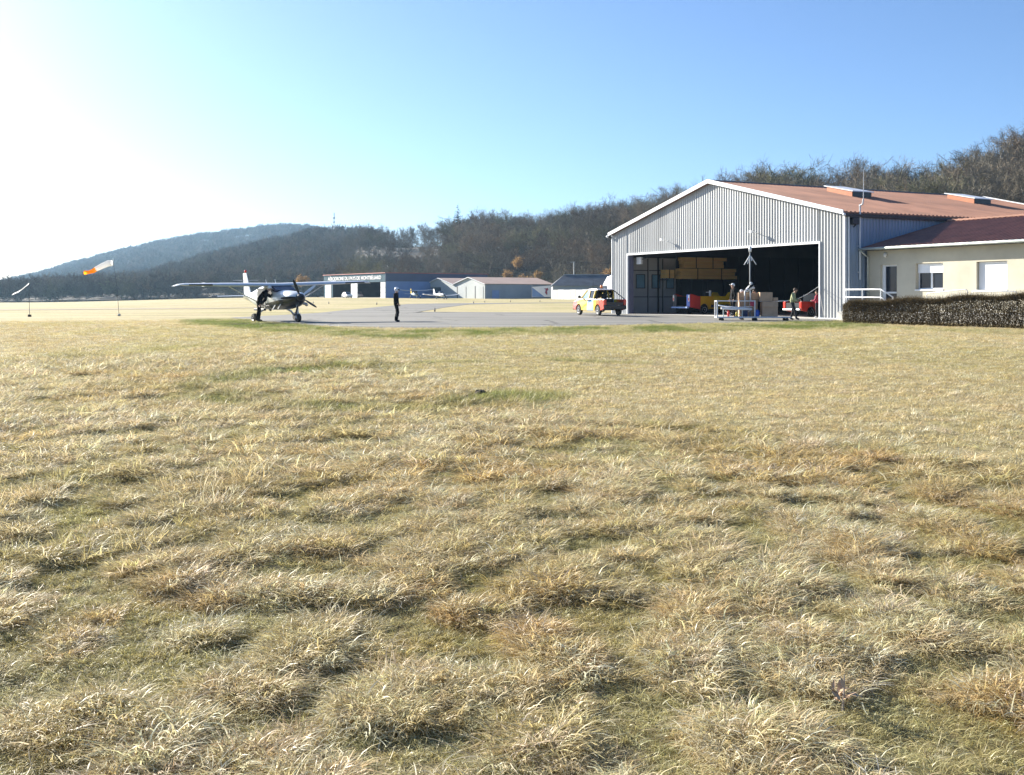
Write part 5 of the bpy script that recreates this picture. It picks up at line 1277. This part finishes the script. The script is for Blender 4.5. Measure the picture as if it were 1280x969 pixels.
def light_plane(px, Y, heading, label, paint, accent, sc=1.0, low=True):
    p = at(px, 371, Y); t = thing('light_aircraft', label, 'aeroplane', (p.x, Y, gz(p.x, Y) + .03), heading)
    mb = MB(); mb.loft([ring(1.75, .5, .75, 1.15), ring(1.3, .85, .6, 1.3), ring(.4, 1.05, .55, 1.45), ring(-.6, 1.0, .6, 1.45), ring(-1.8, .6, .8, 1.25), ring(-4.2, .14, 1.0, 1.15)]); mb.build('fuselage', paint, t, smooth='auto')
    mb = MB(); mb.loft([ring(.75, .7, 1.25, 1.42), ring(.25, .92, 1.25, 1.78), ring(-.7, .9, 1.25, 1.76), ring(-1.4, .5, 1.2, 1.4)]); mb.build('canopy', M['pane'], t, smooth='auto')
    zw = .72 if low else 1.75
    for s in (-1, 1):
        mb = MB(); surf(mb, [(0, .75, zw, 1.55, .14), (s * 2.4, .75, zw + .1, 1.5, .13), (s * 4.4, .6, zw + .38, 1.2, .11)]); mb.build('wing', paint, t, smooth='auto')
        mb = MB(); surf(mb, [(0, -3.5, 1.1, .8, .09), (s * 1.5, -3.6, 1.1, .65, .08)]); mb.build('tailplane', paint, t, smooth='auto')
        mb = MB(); mb.tube([(.15, s * 1.2, .75), (.15, s * 1.25, .2)], .05); mb.build('gear_leg', M['white'], t); wheel(t, .15, s * 1.25, .2, .15)
    mb = MB(); surf(mb, [(1.1, -3.1, 0, 1.2, .09), (2.35, -3.9, 0, .6, .08)], True); mb.build('fin', accent, t, smooth='auto')
    mb = MB(); mb.tube([(1.4, 0, .7), (1.5, 0, .2)], .05); mb.build('nose_leg', M['white'], t); wheel(t, 1.5, 0, .17, .13)
    mb = MB(); mb.bar((1.85, -.5, 1.55), (1.85, .5, .35), .05, .14); mb.lathe([(.16, 1.75), (.14, 1.86), (.02, 2.0)], (0, 0, .95), 'x', 10); mb.build('propeller', M['dark'], t)
light_plane(551.5, 243, R(-62), 'small white low winged aircraft parked before the twin gabled shed', M['white'], M['white'])
light_plane(519, 258, R(-70), 'small dark winged aircraft with a yellow nose by the shade tinted hangar wall', M['shedside'], M['yellow'], low=False)

# ------------------------------------------------------------------ trolley, boxes, pole and rope before the hangar door
Yt = 58.6; tx0 = at(896.5, 371, Yt).x; z0 = gz(tx0, Yt)
tr = thing('trolley', 'long pale grey tubular trolley with a low deck standing before the open hangar door', 'trolley', (tx0, Yt, z0 + .0), R(-3))
k_ = Yt / F; TL = (988 - 896.5) * k_; Tm = (943 - 896.5) * k_
mb = MB()
for y in (0, .9):
    for x in (0, Tm):
        mb.bar((x, y, .18), (x, y, 1.12), .06)
    mb.bar((0, y, 1.09), (TL if y else Tm, y, 1.09), .05)
mb.bar((0, 0, 1.09), (0, .9, 1.09), .05); mb.bar((Tm, 0, 1.09), (Tm, .9, 1.09), .05); mb.build('frame', M['paintsteel'], tr)
mb = MB(); mb.box(-.03, TL, -.03, .95, .17, .24); mb.build('deck', M['paintsteel'], tr, bevel=.01)
for px in (903, 944.5, 983):
    for y in (.05, .85):
        mb = MB(); mb.lathe([(.02, -.045), (.085, -.04), (.085, .04), (.02, .045)], ((px - 896.5) * k_, y, .085), 'y', 12); mb.box((px - 896.5) * k_ - .05, (px - 896.5) * k_ + .05, y - .05, y + .05, .12, .168); mb.build('caster', M['rubber'], tr)
def beam(pts, r, label):
    b = MB().tube(pts, r, 8).build('white_beam', M['white']); b.location = (tx0, Yt, z0); tag(b, label, 'beam'); return b
beam([(.10, .12, .85), (.5, .16, .79), (1.2, .2, .74), (1.85, .22, .76), (1.92, .22, .80)], .035, 'thin curved white tube lying on the trolley, upper of the pair')
beam([(.22, .05, .70), (.8, .08, .665), (1.9, .1, .64)], .06, 'thick straight white tube across the trolley, lower of the pair')
mb = MB(); mb.tube([(.5, .3, .55), (.9, .3, .38), (1.4, .3, .36), (1.8, .3, .52), (1.95, .3, .66)], .018, 6); hs_ = mb.build('white_hose', M['offwhite']); hs_.location = (tx0, Yt, z0); tag(hs_, 'thin white hose sagging in a loop inside the trolley frame', 'hose')
mb = MB()
for x in (.36, 1.38): mb.bar((x, .2, .24), (x, .2, .66), .05)
mb.build('stay', M['gutter'], tr)
def carton(px0, px1, py0, py1, dy, dep, label, lift=None, open_=False):
    Y = Yt + dy; a, b = at(px0, py1, Y), at(px1, py0, Y)
    t = thing('cardboard_box', label, 'box', (a.x, Y, a.z if lift is None else lift), R(-4)); w, h = b.x - a.x, b.z - (a.z if lift is None else lift)
    mb = MB(); mb.box(0, w, 0, dep, 0, h); mb.build('carton', M['zcard'], t, bevel=.008)
    mb = MB(); mb.box(w * .5 - .03, w * .5 + .03, -.002, dep * 1.002, h - .001, h + .003); mb.box(w * .5 - .03, w * .5 + .03, -.004, -.001, h * .7, h + .003); mb.build('tape', pmat('brown_tape', (.42, .30, .19), .4), t)
    if open_:
        mb = MB(); mb.add([(0, 0, h + .004), (w, 0, h + .004), (w * 1.02, -.06, h - .28), (-.02, -.06, h - .28)], [(0, 1, 2, 3)]); mb.build('flap', M['zcard'], t)
    return t
DK = z0 + .245
carton(917.5, 922.5, 366, 398, .30, .5, 'narrow tall cardboard box standing upright at the left of the cartons', DK)
carton(923, 949, 366, 374.5, .72, .55, 'long flat cardboard box lying across the other cartons in the middle', at(0, 374.5, Yt + .72).z)
carton(924, 947, 374.6, 398.5, .78, .5, 'wide dark shaded carton under the long flat box', DK)
carton(953.2, 972, 377, 399, .12, .75, 'largest cardboard box standing on the right end of the trolley', DK, True)
carton(950, 965.5, 365.5, 376.9, .25, .6, 'square cardboard box on top of the largest carton', at(0, 376.9, Yt + .14).z + .01)
carton(966.5, 972.5, 372, 376.9, .3, .4, 'smallest carton beside the square box on top', at(0, 376.9, Yt + .14).z + .012)
def can(px, py0, py1, dy, mat, name, label, cat, r=.09):
    Y = Yt + dy; a = at(px, py1, Y); zb_ = max(DK, a.z); h = at(px, py0, Y).z - zb_; mb = MB(); mb.lathe([(r * .9, 0), (r, .02), (r, h * .8), (r * .55, h * .9), (r * .3, h * .93), (r * .3, h)], (0, 0, 0), 'z', 12); o = mb.build(name, mat, None, True); o.location = (a.x, Y, zb_); tag(o, label, cat)
can(910.5, 388, 397, .30, M['red'], 'canister', 'small red canister under the white tubes', 'canister', .07); can(921, 389.5, 397, .10, M['yellow'], 'canister', 'small yellow canister beside the narrow carton', 'canister', .07)
can(946.5, 387, 397, .45, M['blue'], 'bucket', 'blue bucket on the deck left of the largest carton', 'bucket', .14); can(931, 384, 397, .35, M['cloth_navy'], 'bag', 'dark blue bag hanging low inside the trolley', 'bag', .17); can(940.5, 375.5, 383, .0, M['cloth_red'], 'bundle', 'dark red cloth bundle tied to the trolley post', 'bundle', .13)
# pole with four folded arms, white harness bundle, hoop
Yp = 59.2; pp = at(937.6, 371, Yp); zp = at(0, 308, Yp).z - z0
pl = thing('mast', 'grey pole with folding arms rising from the trolley to the door header', 'mast', (pp.x, Yp, z0 + .24), 0)
mb = MB(); mb.tube([(0, 0, 0), (0, 0, zp - .55)], .04, 8); mb.build('post', M['polegrey'], pl, True)
mb = MB(); mb.tube([(0, 0, zp - .55), (0, 0, zp - .24)], .075, 10); mb.build('head', M['white'], pl, True)
for a, b in ((-.34, -.5), (-.15, -.46), (.36, -.48), (.08, -.3)): 
    mb = MB(); mb.tube([(0, 0, zp - .72), (a, .1 if a > .1 else -.1, zp - .75 + b)], .022, 6); mb.build('arm', M['paintsteel'], pl)
mb = MB()
for (x, z, r_) in ((.0, 1.60, .17), (-.12, 1.52, .14), (.08, 1.72, .12), (-.20, 1.42, .10), (.03, 1.84, .09), (.16, 1.58, .08)): mb.ball((x, -.12, z), r_, r_ * .8, r_ * .75)
bu = mb.build('harness_bundle', M['cloth_white'], None, True); bu.location = (pp.x, Yp, z0 + .22); tag(bu, 'crumpled white harness bundle tied to the pole', 'harness')
for k in range(4):
    mb = MB(); mb.tube([(-.22 + .12 * k, -.16, 1.42 + .1 * k), (-.1 + .1 * k, -.25, 1.58 + .06 * k), (.0 + .09 * k, -.16, 1.75 + .03 * k)], .035, 6); mb.build('strap', M['cloth_black'], bu)
mb = MB(); mb.tube([(-.15, 0, -.24), (-.15, 0, 1.12), (-.08, 0, 1.22), (.08, 0, 1.22), (.15, 0, 1.12), (.15, 0, .35)], .035, 8); hp_ = mb.build('hoop_stand', M['paintsteel'], None, True); q = at(934.5, 371, Yp - .3); hp_.location = (q.x, q.y, z0 + .485); tag(hp_, 'pale grey hoop shaped stand in front of the long flat box', 'stand')
# rope from trolley over the man's hand to the door jamb, then a dark strand for its shadow
mb = MB(); q0 = at(950, 377, 58.8); q1 = at(996, 374.2, 60.4); q2 = hw(OR_ + .03, -.14, 0); q2.z = z_of(1024.8, 358.3); q3 = hw(W - .6, -1.0, .05)
def cat_(a, b, sag, n=8): return [a.lerp(b, i / n) + Vector((0, 0, -sag * math.sin(math.pi * i / n))) for i in range(n + 1)]
mb.tube(cat_(q0, q1, .06)[:-1] + cat_(q1, q2, .05), .015, 5); rp = mb.build('rope', M['offwhite']); tag(rp, 'taut grey rope running from the trolley past the man to the door jamb', 'rope')
mb = MB(); mb.tube(cat_(q2 + Vector((0, 0, .01)), q3, .03), .014, 5); rp = mb.build('cable_and_shadow', M['dark']); tag(rp, 'thin dark strand standing in for the rope shadow on the corrugated wall right of the door', 'cable_and_shadow')  # dark strand drawn in for the shadow of the rope
# timber stack on brackets along the hangar's left wall
bl = b_of(850, 1.6); zl0 = z_of(860, 348.5, bl) 
def bundle(b0, ln, s0, s1, z0_, z1_, label, rows, cols):
    t = thing('timber_bundle', label, 'timber', hw(s0, b0, z0_), HA + math.pi / 2, 'timber bundles racked over the pickup')
    hgt = (z1_ - z0_) / rows; wid = (s1 - s0) / cols; q = random.Random(int(b0 * 10))
    for r_ in range(rows):
        for c in range(cols):
            mb = MB(); o = q.uniform(-.12, .12); mb.box(o, ln + q.uniform(-.3, .3), -(c + 1) * wid + .012, -c * wid - .012, r_ * hgt + .012, (r_ + 1) * hgt - .012); mb.build('plank', M['timber'], t)
    for x in (ln * .3, ln * .72):
        mb = MB(); hh = rows * hgt + .004; ww = cols * wid; mb.box(x - .03, x + .03, -ww - .014, -ww - .002 + .003, -.01, hh + .01); mb.box(x - .03, x + .03, -ww, .0, hh, hh + .012); mb.build('strap', M['cloth_black'], t)
    return t
bundle(bl, 5.6, .75, 1.65, zl0, zl0 + .84, 'lower longest bundle of yellow planks on the rack', 3, 2)
bundle(bl + .4, 3.9, .80, 1.60, zl0 + .87, zl0 + 1.72, 'upper shorter bundle of yellow planks strapped on the long one', 3, 2)
bundle(bl - 1.35, 1.2, .85, 1.6, zl0 + .05, zl0 + .72, 'short bundle of yellow planks, nearest the door leaves', 2, 2)
rk = thing('timber_rack', 'dark steel rack of posts and arms carrying the yellow planks', 'rack', hw(.5, bl - 1.6, .03), HA)
mb = MB()
for k in range(4):
    y = .3 + k * 2.2; mb.bar((0, y, 0), (0, y, zl0 + 1.7), .1); mb.bar((0, y, zl0 - .09), (1.3, y, zl0 - .09), .09)
mb.build('frame', M['dark'], rk)

# ------------------------------------------------------------------ windsock, streamer pole, markers
Yw = 77.0; b_ = at(149, 397.3, Yw); b_.z = gz(b_.x, Yw)
wk = thing('windsock', 'orange and white windsock blown out sideways on a thin pole', 'windsock', b_, 0)
tp_ = at(141.5, 326.5, Yw) - b_
mb = MB(); mb.tube([(0, 0, -.1), (tp_.x * .35, 0, tp_.z * .5), (tp_.x, 0, tp_.z)], [.014, .012, .009], 6); mb.build('pole', M['dark'], wk)
mb = MB(); mb.ball((0, 0, .08), .12, .12, .1); mb.build('base', M['concrete'], wk)
def P2(px, py): v = at(px, py, Yw) - b_; return Vector((v.x, v.y, v.z))
path = [P2(140, 329), P2(135, 329.5), P2(128, 332.5), P2(120, 336.5)]; rad = [.21, .22, .20, .17]
def sock(path, rad, name, mat, par):
    mb = MB(); mb.tube(path, rad, 12, cap=False); return mb.build(name, mat, par, True)
sk_ = sock(path, rad, 'white_sleeve', M['sock_white'], wk); sock([P2(120, 336.5), P2(116, 339), P2(110.5, 340.5), P2(105.5, 341)], [.17, .15, .11, .15], 'orange_tail', M['sock_orange'], wk)
mb = MB(); mb.tube([tp_, P2(140, 331.5)], .012, 4); mb.tube([P2(141.5, 323.5), tp_], .03, 5); mb.build('swivel', M['white'], wk)
b2 = at(37, 398, 76); b2.z = gz(b2.x, 76)
sp_ = thing('streamer_pole', 'thin dark pole with a long narrow white streamer flying from its tip', 'streamer', b2, 0)
def P3(px, py): v = at(px, py, 76) - b2; return Vector((v.x, 0, v.z))
mb = MB(); mb.tube([(0, 0, -.1), P3(36.5, 375), P3(36, 355)], [.02, .014, .01], 6); mb.build('pole', M['dark'], sp_)
mb = MB(); mb.box(-.09, .09, -.09, .09, -.05, .16); mb.build('base', M['black'], sp_)
pts = [P3(36, 354.5), P3(31, 358.5), P3(27, 362.5), P3(23, 365), P3(19, 366.3), P3(15, 368.2)]
mb = MB(); vs = []
for i, p in enumerate(pts): vs += [p + Vector((.02, .05 * math.sin(i * 1.7), .055)), p - Vector((.02, -.05 * math.sin(i * 1.7 + 1), .055))]
mb.add(vs, [(2 * i, 2 * i + 1, 2 * i + 3, 2 * i + 2) for i in range(len(pts) - 1)]); mb.build('streamer', M['sock_white'], sp_)
mk = None
for i, (px, py) in enumerate(((411, 379.8), (471, 381), (543.5, 389.6), (592, 379.4), (606, 378.2), (638, 377.6), (675, 377.4), (391.5, 379.5), (385, 378.7))):
    gx, gy = ground_pt(px, py); 
    if mk is None:
        mk = thing('marker_peg', 'short dark marker peg standing in the dry grass along the taxiway', 'marker', (0, 0, 0), 0, 'marker pegs along the taxiway')
        mb = MB(); mb.lathe([(.07, -.1), (.06, .30), (.02, .33)], (0, 0, 0), 'z', 8); mb.build('peg', M['dark'], mk); mb = MB(); mb.lathe([(.08, .2), (.08, .26)], (0, 0, 0), 'z', 8); mb.build('band', M['offwhite'], mk); o = mk
    else: o = copy_tree(mk)
    o.location = (gx, gy, gz(gx, gy))
# withered plant in the near grass and a few molehills
gx, gy = ground_pt(1052, 893); wd = thing('dead_thistle', 'pale pinkish withered plant lying in the near grass', 'plant', (gx, gy, gz(gx, gy) + float(bumps(gx, gy)) + .05), .4)
g = np.random.default_rng(12); mb = MB()
for i in range(16):
    a = g.random() * 6.28; l = g.uniform(.02, .055); p = Vector((g.normal(0, .018), g.normal(0, .018), g.uniform(.0, .05))); q = p + Vector((l * math.cos(a), l * math.sin(a), g.uniform(-.01, .06))); s = Vector((-math.sin(a), math.cos(a), .3)) * l * .3
    m_ = p.lerp(q, .55); mb.add([p, m_ + s, q, m_ - s + Vector((0, 0, .008))], [(0, 1, 2), (0, 2, 3)])
mb.build('leaves', pmat('withered_leaf', (.52, .36, .22), .8, 0, .15, 30), wd, fixn=False)
mb = MB(); mb.tube([(0, 0, -.08), (.01, .0, .03), (.03, .02, .10)], [.006, .005, .002], 5); mb.build('stem', M['bark'], wd)
for i, (px, py, s, lab) in enumerate(((351, 464, .13, 'dark molehill beside the curved green patch'), (412, 464, .10, 'smaller molehill at the end of the curved green patch'), (601, 496, .14, 'dark earth mound at the right tip of the long green patch'))):
    gx, gy = ground_pt(px, py); mb = MB(); vs = []; n = 12
    for r_, h in ((1.0, -.1), (.8, .25), (.45, .55)):
        for j in range(n): a = 6.283 * j / n; w_ = r_ * s * random.uniform(.8, 1.2); vs.append((w_ * math.cos(a), w_ * math.sin(a), h * s * random.uniform(.8, 1.2)))
    vs.append((0, 0, .62 * s)); fs_ = [(k * n + j, k * n + (j + 1) % n, (k + 1) * n + (j + 1) % n, (k + 1) * n + j) for k in range(2) for j in range(n)] + [(2 * n + j, 2 * n + (j + 1) % n, 3 * n) for j in range(n)]
    o = mb.add(vs, fs_).build('molehill', pmat('dark_soil', (.07, .055, .04), .95, 0, .3, 20, .5, 40), None); o.location = (gx, gy, gz(gx, gy) + float(bumps(gx, gy)) + .02); tag(o, lab, 'molehill')
# ------------------------------------------------------------------ people
def person(loc, rz, label, pose, cloth, shoe='black', head='hair', scale=1.0, lean=0.0):
    """one skinned body in a pose, clothes and hair as children; local +x is where the person faces"""
    J = dict(pelvis=(0, 0, .95), waist=(0, 0, 1.10), chest=(0, 0, 1.33), neck=(.0, 0, 1.48), chin=(.03, 0, 1.56), head=(.035, 0, 1.66), crown=(.02, 0, 1.735),
             shL=(0, .17, 1.42), elL=(-.02, .23, 1.14), wrL=(.07, .23, .91), haL=(.10, .225, .85), shR=(0, -.17, 1.42), elR=(-.02, -.23, 1.14), wrR=(.07, -.23, .91), haR=(.10, -.225, .85),
             hiL=(0, .09, .90), knL=(.03, .10, .49), anL=(-.02, .10, .09), toL=(.14, .115, .045), hiR=(0, -.09, .90), knR=(.03, -.10, .49), anR=(-.02, -.10, .09), toR=(.14, -.115, .045))
    J.update(pose)
    E = [('pelvis', 'waist', 'top'), ('waist', 'chest', 'top'), ('chest', 'neck', 'top'), ('neck', 'chin', 'skin'), ('chin', 'head', 'skin'), ('head', 'crown', 'skin')]
    for s in 'LR': E += [('chest', 'sh' + s, 'top'), ('sh' + s, 'el' + s, 'top'), ('el' + s, 'wr' + s, 'top'), ('wr' + s, 'ha' + s, 'skin'), ('pelvis', 'hi' + s, 'legs'), ('hi' + s, 'kn' + s, 'legs'), ('kn' + s, 'an' + s, 'legs'), ('an' + s, 'to' + s, 'shoe')]
    RAD = dict(pelvis=.135, waist=.125, chest=.145, neck=.06, chin=.07, head=.098, crown=.075, sh=.075, el=.052, wr=.036, ha=.034, hi=.095, kn=.065, an=.048, to=.042)
    names = list(J); ix = {n: i for i, n in enumerate(names)}
    me = bpy.data.meshes.new('body_source'); me.from_pydata([J[n] for n in names], [(ix[a], ix[b]) for a, b, _ in E], [])
    o = bpy.data.objects.new('body_source', me); COL.objects.link(o)
    sm = o.modifiers.new('skin', 'SKIN'); sm.use_smooth_shade = True
    if not me.skin_vertices: 
        bm = bmesh.new(); bm.from_mesh(me); bm.verts.layers.skin.verify(); bm.to_mesh(me); bm.free()
    for n in names:
        r = RAD.get(n) or RAD[n[:-1]]; v = me.skin_vertices[0].data[ix[n]]; v.radius = (r, r * (.82 if n in ('pelvis', 'waist', 'chest') else 1)); v.use_root = n == 'pelvis'
    ss = o.modifiers.new('sub', 'SUBSURF'); ss.levels = 2; ss.render_levels = 2
    dg = bpy.context.evaluated_depsgraph_get(); dg.update(); bm_me = bpy.data.meshes.new_from_object(o.evaluated_get(dg)); bpy.data.objects.remove(o)
    V = np.array([v.co for v in bm_me.vertices]); NV = np.array([v.normal for v in bm_me.vertices]); FS = [tuple(p.vertices) for p in bm_me.polygons]; bpy.data.meshes.remove(bm_me)
    best = np.full(len(V), 1e9); zone = np.zeros(len(V), int); zn = ['top', 'legs', 'shoe', 'skin']
    for a, b, z in E:
        A, B = np.array(J[a]), np.array(J[b]); d = B - A; t = np.clip(((V - A) @ d) / (d @ d), 0, 1); ra = RAD.get(a) or RAD[a[:-1]]; rb = RAD.get(b) or RAD[b[:-1]]
        ds = np.linalg.norm(V - A - t[:, None] * d, axis=1) - (ra + (rb - ra) * t); k = ds < best; best[k] = ds[k]; zone[k] = zn.index(z)
    root = thing('person', label, 'person', loc, rz)
    mb = MB(); mb.v = [tuple(v) for v in V]; mb.f = list(FS); mb.m = [0] * len(FS)
    H = np.array(J['head']); up = np.array(J['crown']) - np.array(J['chin']); up = up / np.linalg.norm(up)
    fw = np.array([1., 0, 0]) - up * up[0]; fw /= np.linalg.norm(fw); sd = np.cross(up, fw)
    def hp(f, s, u): return tuple(H + fw * f + sd * s + up * u)
    mb.tube([hp(.085, 0, .03), hp(.118, 0, -.015), hp(.09, 0, -.03)], [.010, .018, .012], 6)      # nose
    for s in (-1, 1): mb.ball(hp(0, s * .095, .0), .022, .012, .034, 8, 5)                         # ears
    for S in 'LR':                                                                             # hands: palm, four fingers and a thumb
        w_, h_ = np.array(J['wr' + S]), np.array(J['ha' + S]); d = h_ - w_; d /= np.linalg.norm(d); q = np.array([1., 0, 0]) - d * d[0]; q = q / (np.linalg.norm(q) + 1e-6); n = np.cross(d, q) * (1 if S == 'L' else -1)
        for i, l in enumerate((.062, .072, .068, .052)):
            p0 = h_ + d * .02 + q * (.033 - .021 * i); p1 = p0 + d * l * .5 - n * .008; p2 = p1 + d * l * .42 - n * .022; mb.tube([p0, p1, p2], [.010, .009, .007], 6)
        p0 = h_ - d * .02 + q * .03; mb.tube([p0, p0 + q * .03 + d * .02, p0 + q * .035 + d * .05 - n * .01], [.012, .010, .008], 6)
    mb.build('body', M['skin'], root, True, fixn=False)
    def garment(name, zs, mat, off):

        keep = [f for f in FS if sum(zone[i] in zs for i in f) >= 2]
        ids = sorted({i for f in keep for i in f}); mp = {i: k for k, i in enumerate(ids)}
        b = MB(); wr = [off + .006 * math.sin(37 * V[i][2] + 11 * V[i][0]) for i in ids]
        b.v = [tuple(V[i] + NV[i] * w) for i, w in zip(ids, wr)]; b.f = [tuple(mp[i] for i in f) for f in keep]; b.m = [0] * len(keep)
        return b.build(name, mat, root, True, fixn=False)
    garment('trousers', [1], cloth[1], .012); garment('jacket', [0], cloth[0], .022); garment('shoe', [2], M[shoe], .012)
    b = MB()
    if head == 'helmet':
        c = H + up * .015 - fw * .008; secs = []
        b.ball((0, 0, 0), .125, .120, .135, 14, 9); b.v = [tuple(c + fw * v[0] + sd * v[1] + up * max(v[2], -.11)) for v in b.v]; cap = b.build('helmet', M['helmet'], root, True)
        b = MB(); b.box(.06, .131, -.085, .085, -.055, .02); b.v = [tuple(c + fw * v[0] + sd * v[1] + up * v[2]) for v in b.v]; b.build('visor', M['pane'], cap, bevel=.01)
    else:
        b.ball((0, 0, 0), .112, .108, .10, 12, 8); c = H + up * .035 - fw * .016
        b.v = [tuple(c + fw * v[0] + sd * v[1] + up * (v[2] if v[0] > .02 and v[2] > -.0 or v[0] <= .02 else -.0)) for v in b.v]
        if head == 'cap':
            cp_ = b.build('cap', M['cloth_white'], root, True); b = MB(); b.box(.09, .19, -.07, .07, .005, .016); b.v = [tuple(c + fw * v[0] + sd * v[1] + up * v[2]) for v in b.v]; b.build('peak', M['cloth_white'], cp_)
        else: b.build('hair', M['hair'] if head == 'hair' else M['cloth_grey'], root, True)
    eyes = MB()
    for s in (-1, 1): eyes.ball(hp(.082, s * .034, .02), .011, .011, .011, 6, 5)
    eyes.build('eyes', M['black'], root, True)
    root.scale = (scale,) * 3
    return root
def stand(px, Y, dz=0.0): x = (px - HX) / F * Y; return (x, Y, gz(x, Y) + .02 + dz)
stride = dict(knR=(.13, -.09, .52), anR=(.06, -.10, .10), toR=(.22, -.11, .05), knL=(.02, .09, .49), anL=(-.08, .10, .10), toL=(.08, .11, .05), elL=(-.10, .22, 1.16), wrL=(.04, .24, .94), haL=(.08, .235, .88), elR=(.0, -.23, 1.14), wrR=(.12, -.22, .94), haR=(.17, -.21, .89))
person(stand(495.3, 55.6), R(-12), 'person in black clothes and white helmet walking across the apron', stride, (M['cloth_black'], M['cloth_black']), head='helmet', scale=1.0)
bend = dict(waist=(.08, 0, 1.11), chest=(.26, 0, 1.31), neck=(.37, 0, 1.42), chin=(.44, 0, 1.45), head=(.49, 0, 1.53), crown=(.51, 0, 1.61), shL=(.28, .17, 1.36), shR=(.28, -.17, 1.36), elL=(.58, .22, 1.15), wrL=(.80, .20, 1.22), haL=(.87, .19, 1.25), elR=(.25, -.28, 1.02), wrR=(.02, -.30, .82), haR=(-.02, -.30, .76),
            knL=(.06, .10, .5), anL=(.02, .1, .09), toL=(.18, .11, .05), knR=(-.03, -.1, .5), anR=(-.12, -.1, .1), toR=(.04, -.115, .05))
person(stand(323.5, 55.9), R(25), 'person in dark clothes and pale cap leaning into the plane door', bend, (M['cloth_black'], M['cloth_black']), head='cap', scale=1.13)
pull = dict(chest=(.05, 0, 1.32), neck=(.10, 0, 1.46), chin=(.15, 0, 1.53), head=(.17, 0, 1.62), crown=(.17, 0, 1.70), shL=(.05, .17, 1.40), shR=(.05, -.17, 1.40), elL=(.10, .24, 1.14), wrL=(.30, .14, 1.10), haL=(.36, .12, 1.12), elR=(.08, -.24, 1.13), wrR=(.26, -.16, 1.04), haR=(.32, -.14, 1.03), knR=(.16, -.09, .51), anR=(.22, -.1, .1), toR=(.37, -.11, .05), anL=(-.10, .1, .1), toL=(.05, .11, .05))
person(stand(990.5, 59.8), R(-20), 'person in khaki green jacket and dark trousers holding the rope', pull, (M['cloth_green'], M['cloth_grey']), head='hair', scale=1.02)
person(stand(916.5, Yt + .35, .245), R(195), 'person in black with a white cap standing behind the narrow carton', {}, (M['cloth_black'], M['cloth_black']), head='cap', scale=1.0)
look = dict(head=(.06, 0, 1.64), crown=(.07, 0, 1.72))
person(stand(926, Yt + 2.0), R(10), 'pale capped person behind the long flat box, only the head showing', look, (M['cloth_black'], M['cloth_navy']), head='cap', scale=.965)
person(stand(944, Yt + 2.0), R(190), 'person with dark hair facing left behind the long flat box', look, (M['cloth_black'], M['cloth_navy']), head='hair', scale=.955)
p_ = hw(s_of(1021.5, .9), .9); person((p_.x, p_.y, .035), R(150), 'person in a dark red top half hidden behind the right door jamb', dict(elL=(.06, .24, 1.14), wrL=(.26, .18, 1.10), haL=(.32, .16, 1.12)), (M['cloth_red'], M['cloth_grey']), head='hair', scale=.93, shoe='white')
# ------------------------------------------------------------------ camera, sun, sky
cam = bpy.data.cameras.new('camera'); co = bpy.data.objects.new('camera', cam); COL.objects.link(co)
cam.sensor_width = 36; cam.sensor_fit = 'HORIZONTAL'; cam.lens = F / 1280 * 36
cam.shift_y = -(484.5 - HY) / 1280; cam.clip_start = .1; cam.clip_end = 9000
co.location = (0, 0, CZ); co.rotation_euler = (R(90), 0, 0)
SC.camera = co
SUN_AZ, SUN_EL = 48.0, 21.0
s = Vector((-math.sin(R(SUN_AZ)) * math.cos(R(SUN_EL)), math.cos(R(SUN_AZ)) * math.cos(R(SUN_EL)), math.sin(R(SUN_EL))))
sl = bpy.data.lights.new('sun', 'SUN'); so = bpy.data.objects.new('sun', sl); COL.objects.link(so)
sl.energy = 5.0; sl.angle = R(.5); sl.color = (1, .935, .82)
so.rotation_euler = (-s).to_track_quat('-Z', 'Y').to_euler()
w = bpy.data.worlds.new('World'); SC.world = w; w.use_nodes = True
nt = w.node_tree; bg = nt.nodes['Background']
sk = nt.nodes.new('ShaderNodeTexSky'); sk.sky_type = 'NISHITA'; sk.sun_disc = False
sk.sun_elevation = R(SUN_EL); sk.sun_rotation = R(-SUN_AZ); sk.altitude = 300; sk.air_density = .8; sk.dust_density = 1.1; sk.ozone_density = 6
hs = nt.nodes.new('ShaderNodeHueSaturation'); hs.inputs['Saturation'].default_value = .97
nt.links.new(sk.outputs[0], hs.inputs['Color']); nt.links.new(hs.outputs[0], bg.inputs['Color']); bg.inputs['Strength'].default_value = .064
SC.view_settings.view_transform = 'Standard'; SC.view_settings.look = 'None'; SC.view_settings.gamma = 1; SC.view_settings.exposure = 1.6
SC.view_settings.use_curve_mapping = False
SC.render.engine = 'CYCLES'
cy = SC.cycles; cy.max_bounces = 6; cy.diffuse_bounces = 3; cy.glossy_bounces = 3; cy.transmission_bounces = 4; cy.transparent_max_bounces = 8; cy.volume_bounces = 0
cy.use_denoising = True; cy.denoiser = 'OPENIMAGEDENOISE'

hz = MB(); hz.box(-2000, 2000, -80, 2600, -4, 190)
m, nt2, out2 = nodes('pale_haze'); pv = N(nt2, 'ShaderNodeVolumePrincipled', Density=.00012, Anisotropy=.3); pv.inputs['Color'].default_value = (.45, .72, 1, 1)
nt2.links.new(pv.outputs[0], out2.inputs['Volume'])
ho = hz.build('haze', m); tag(ho, 'thin pale blue haze hanging over the far hills', 'haze', kind='stuff')
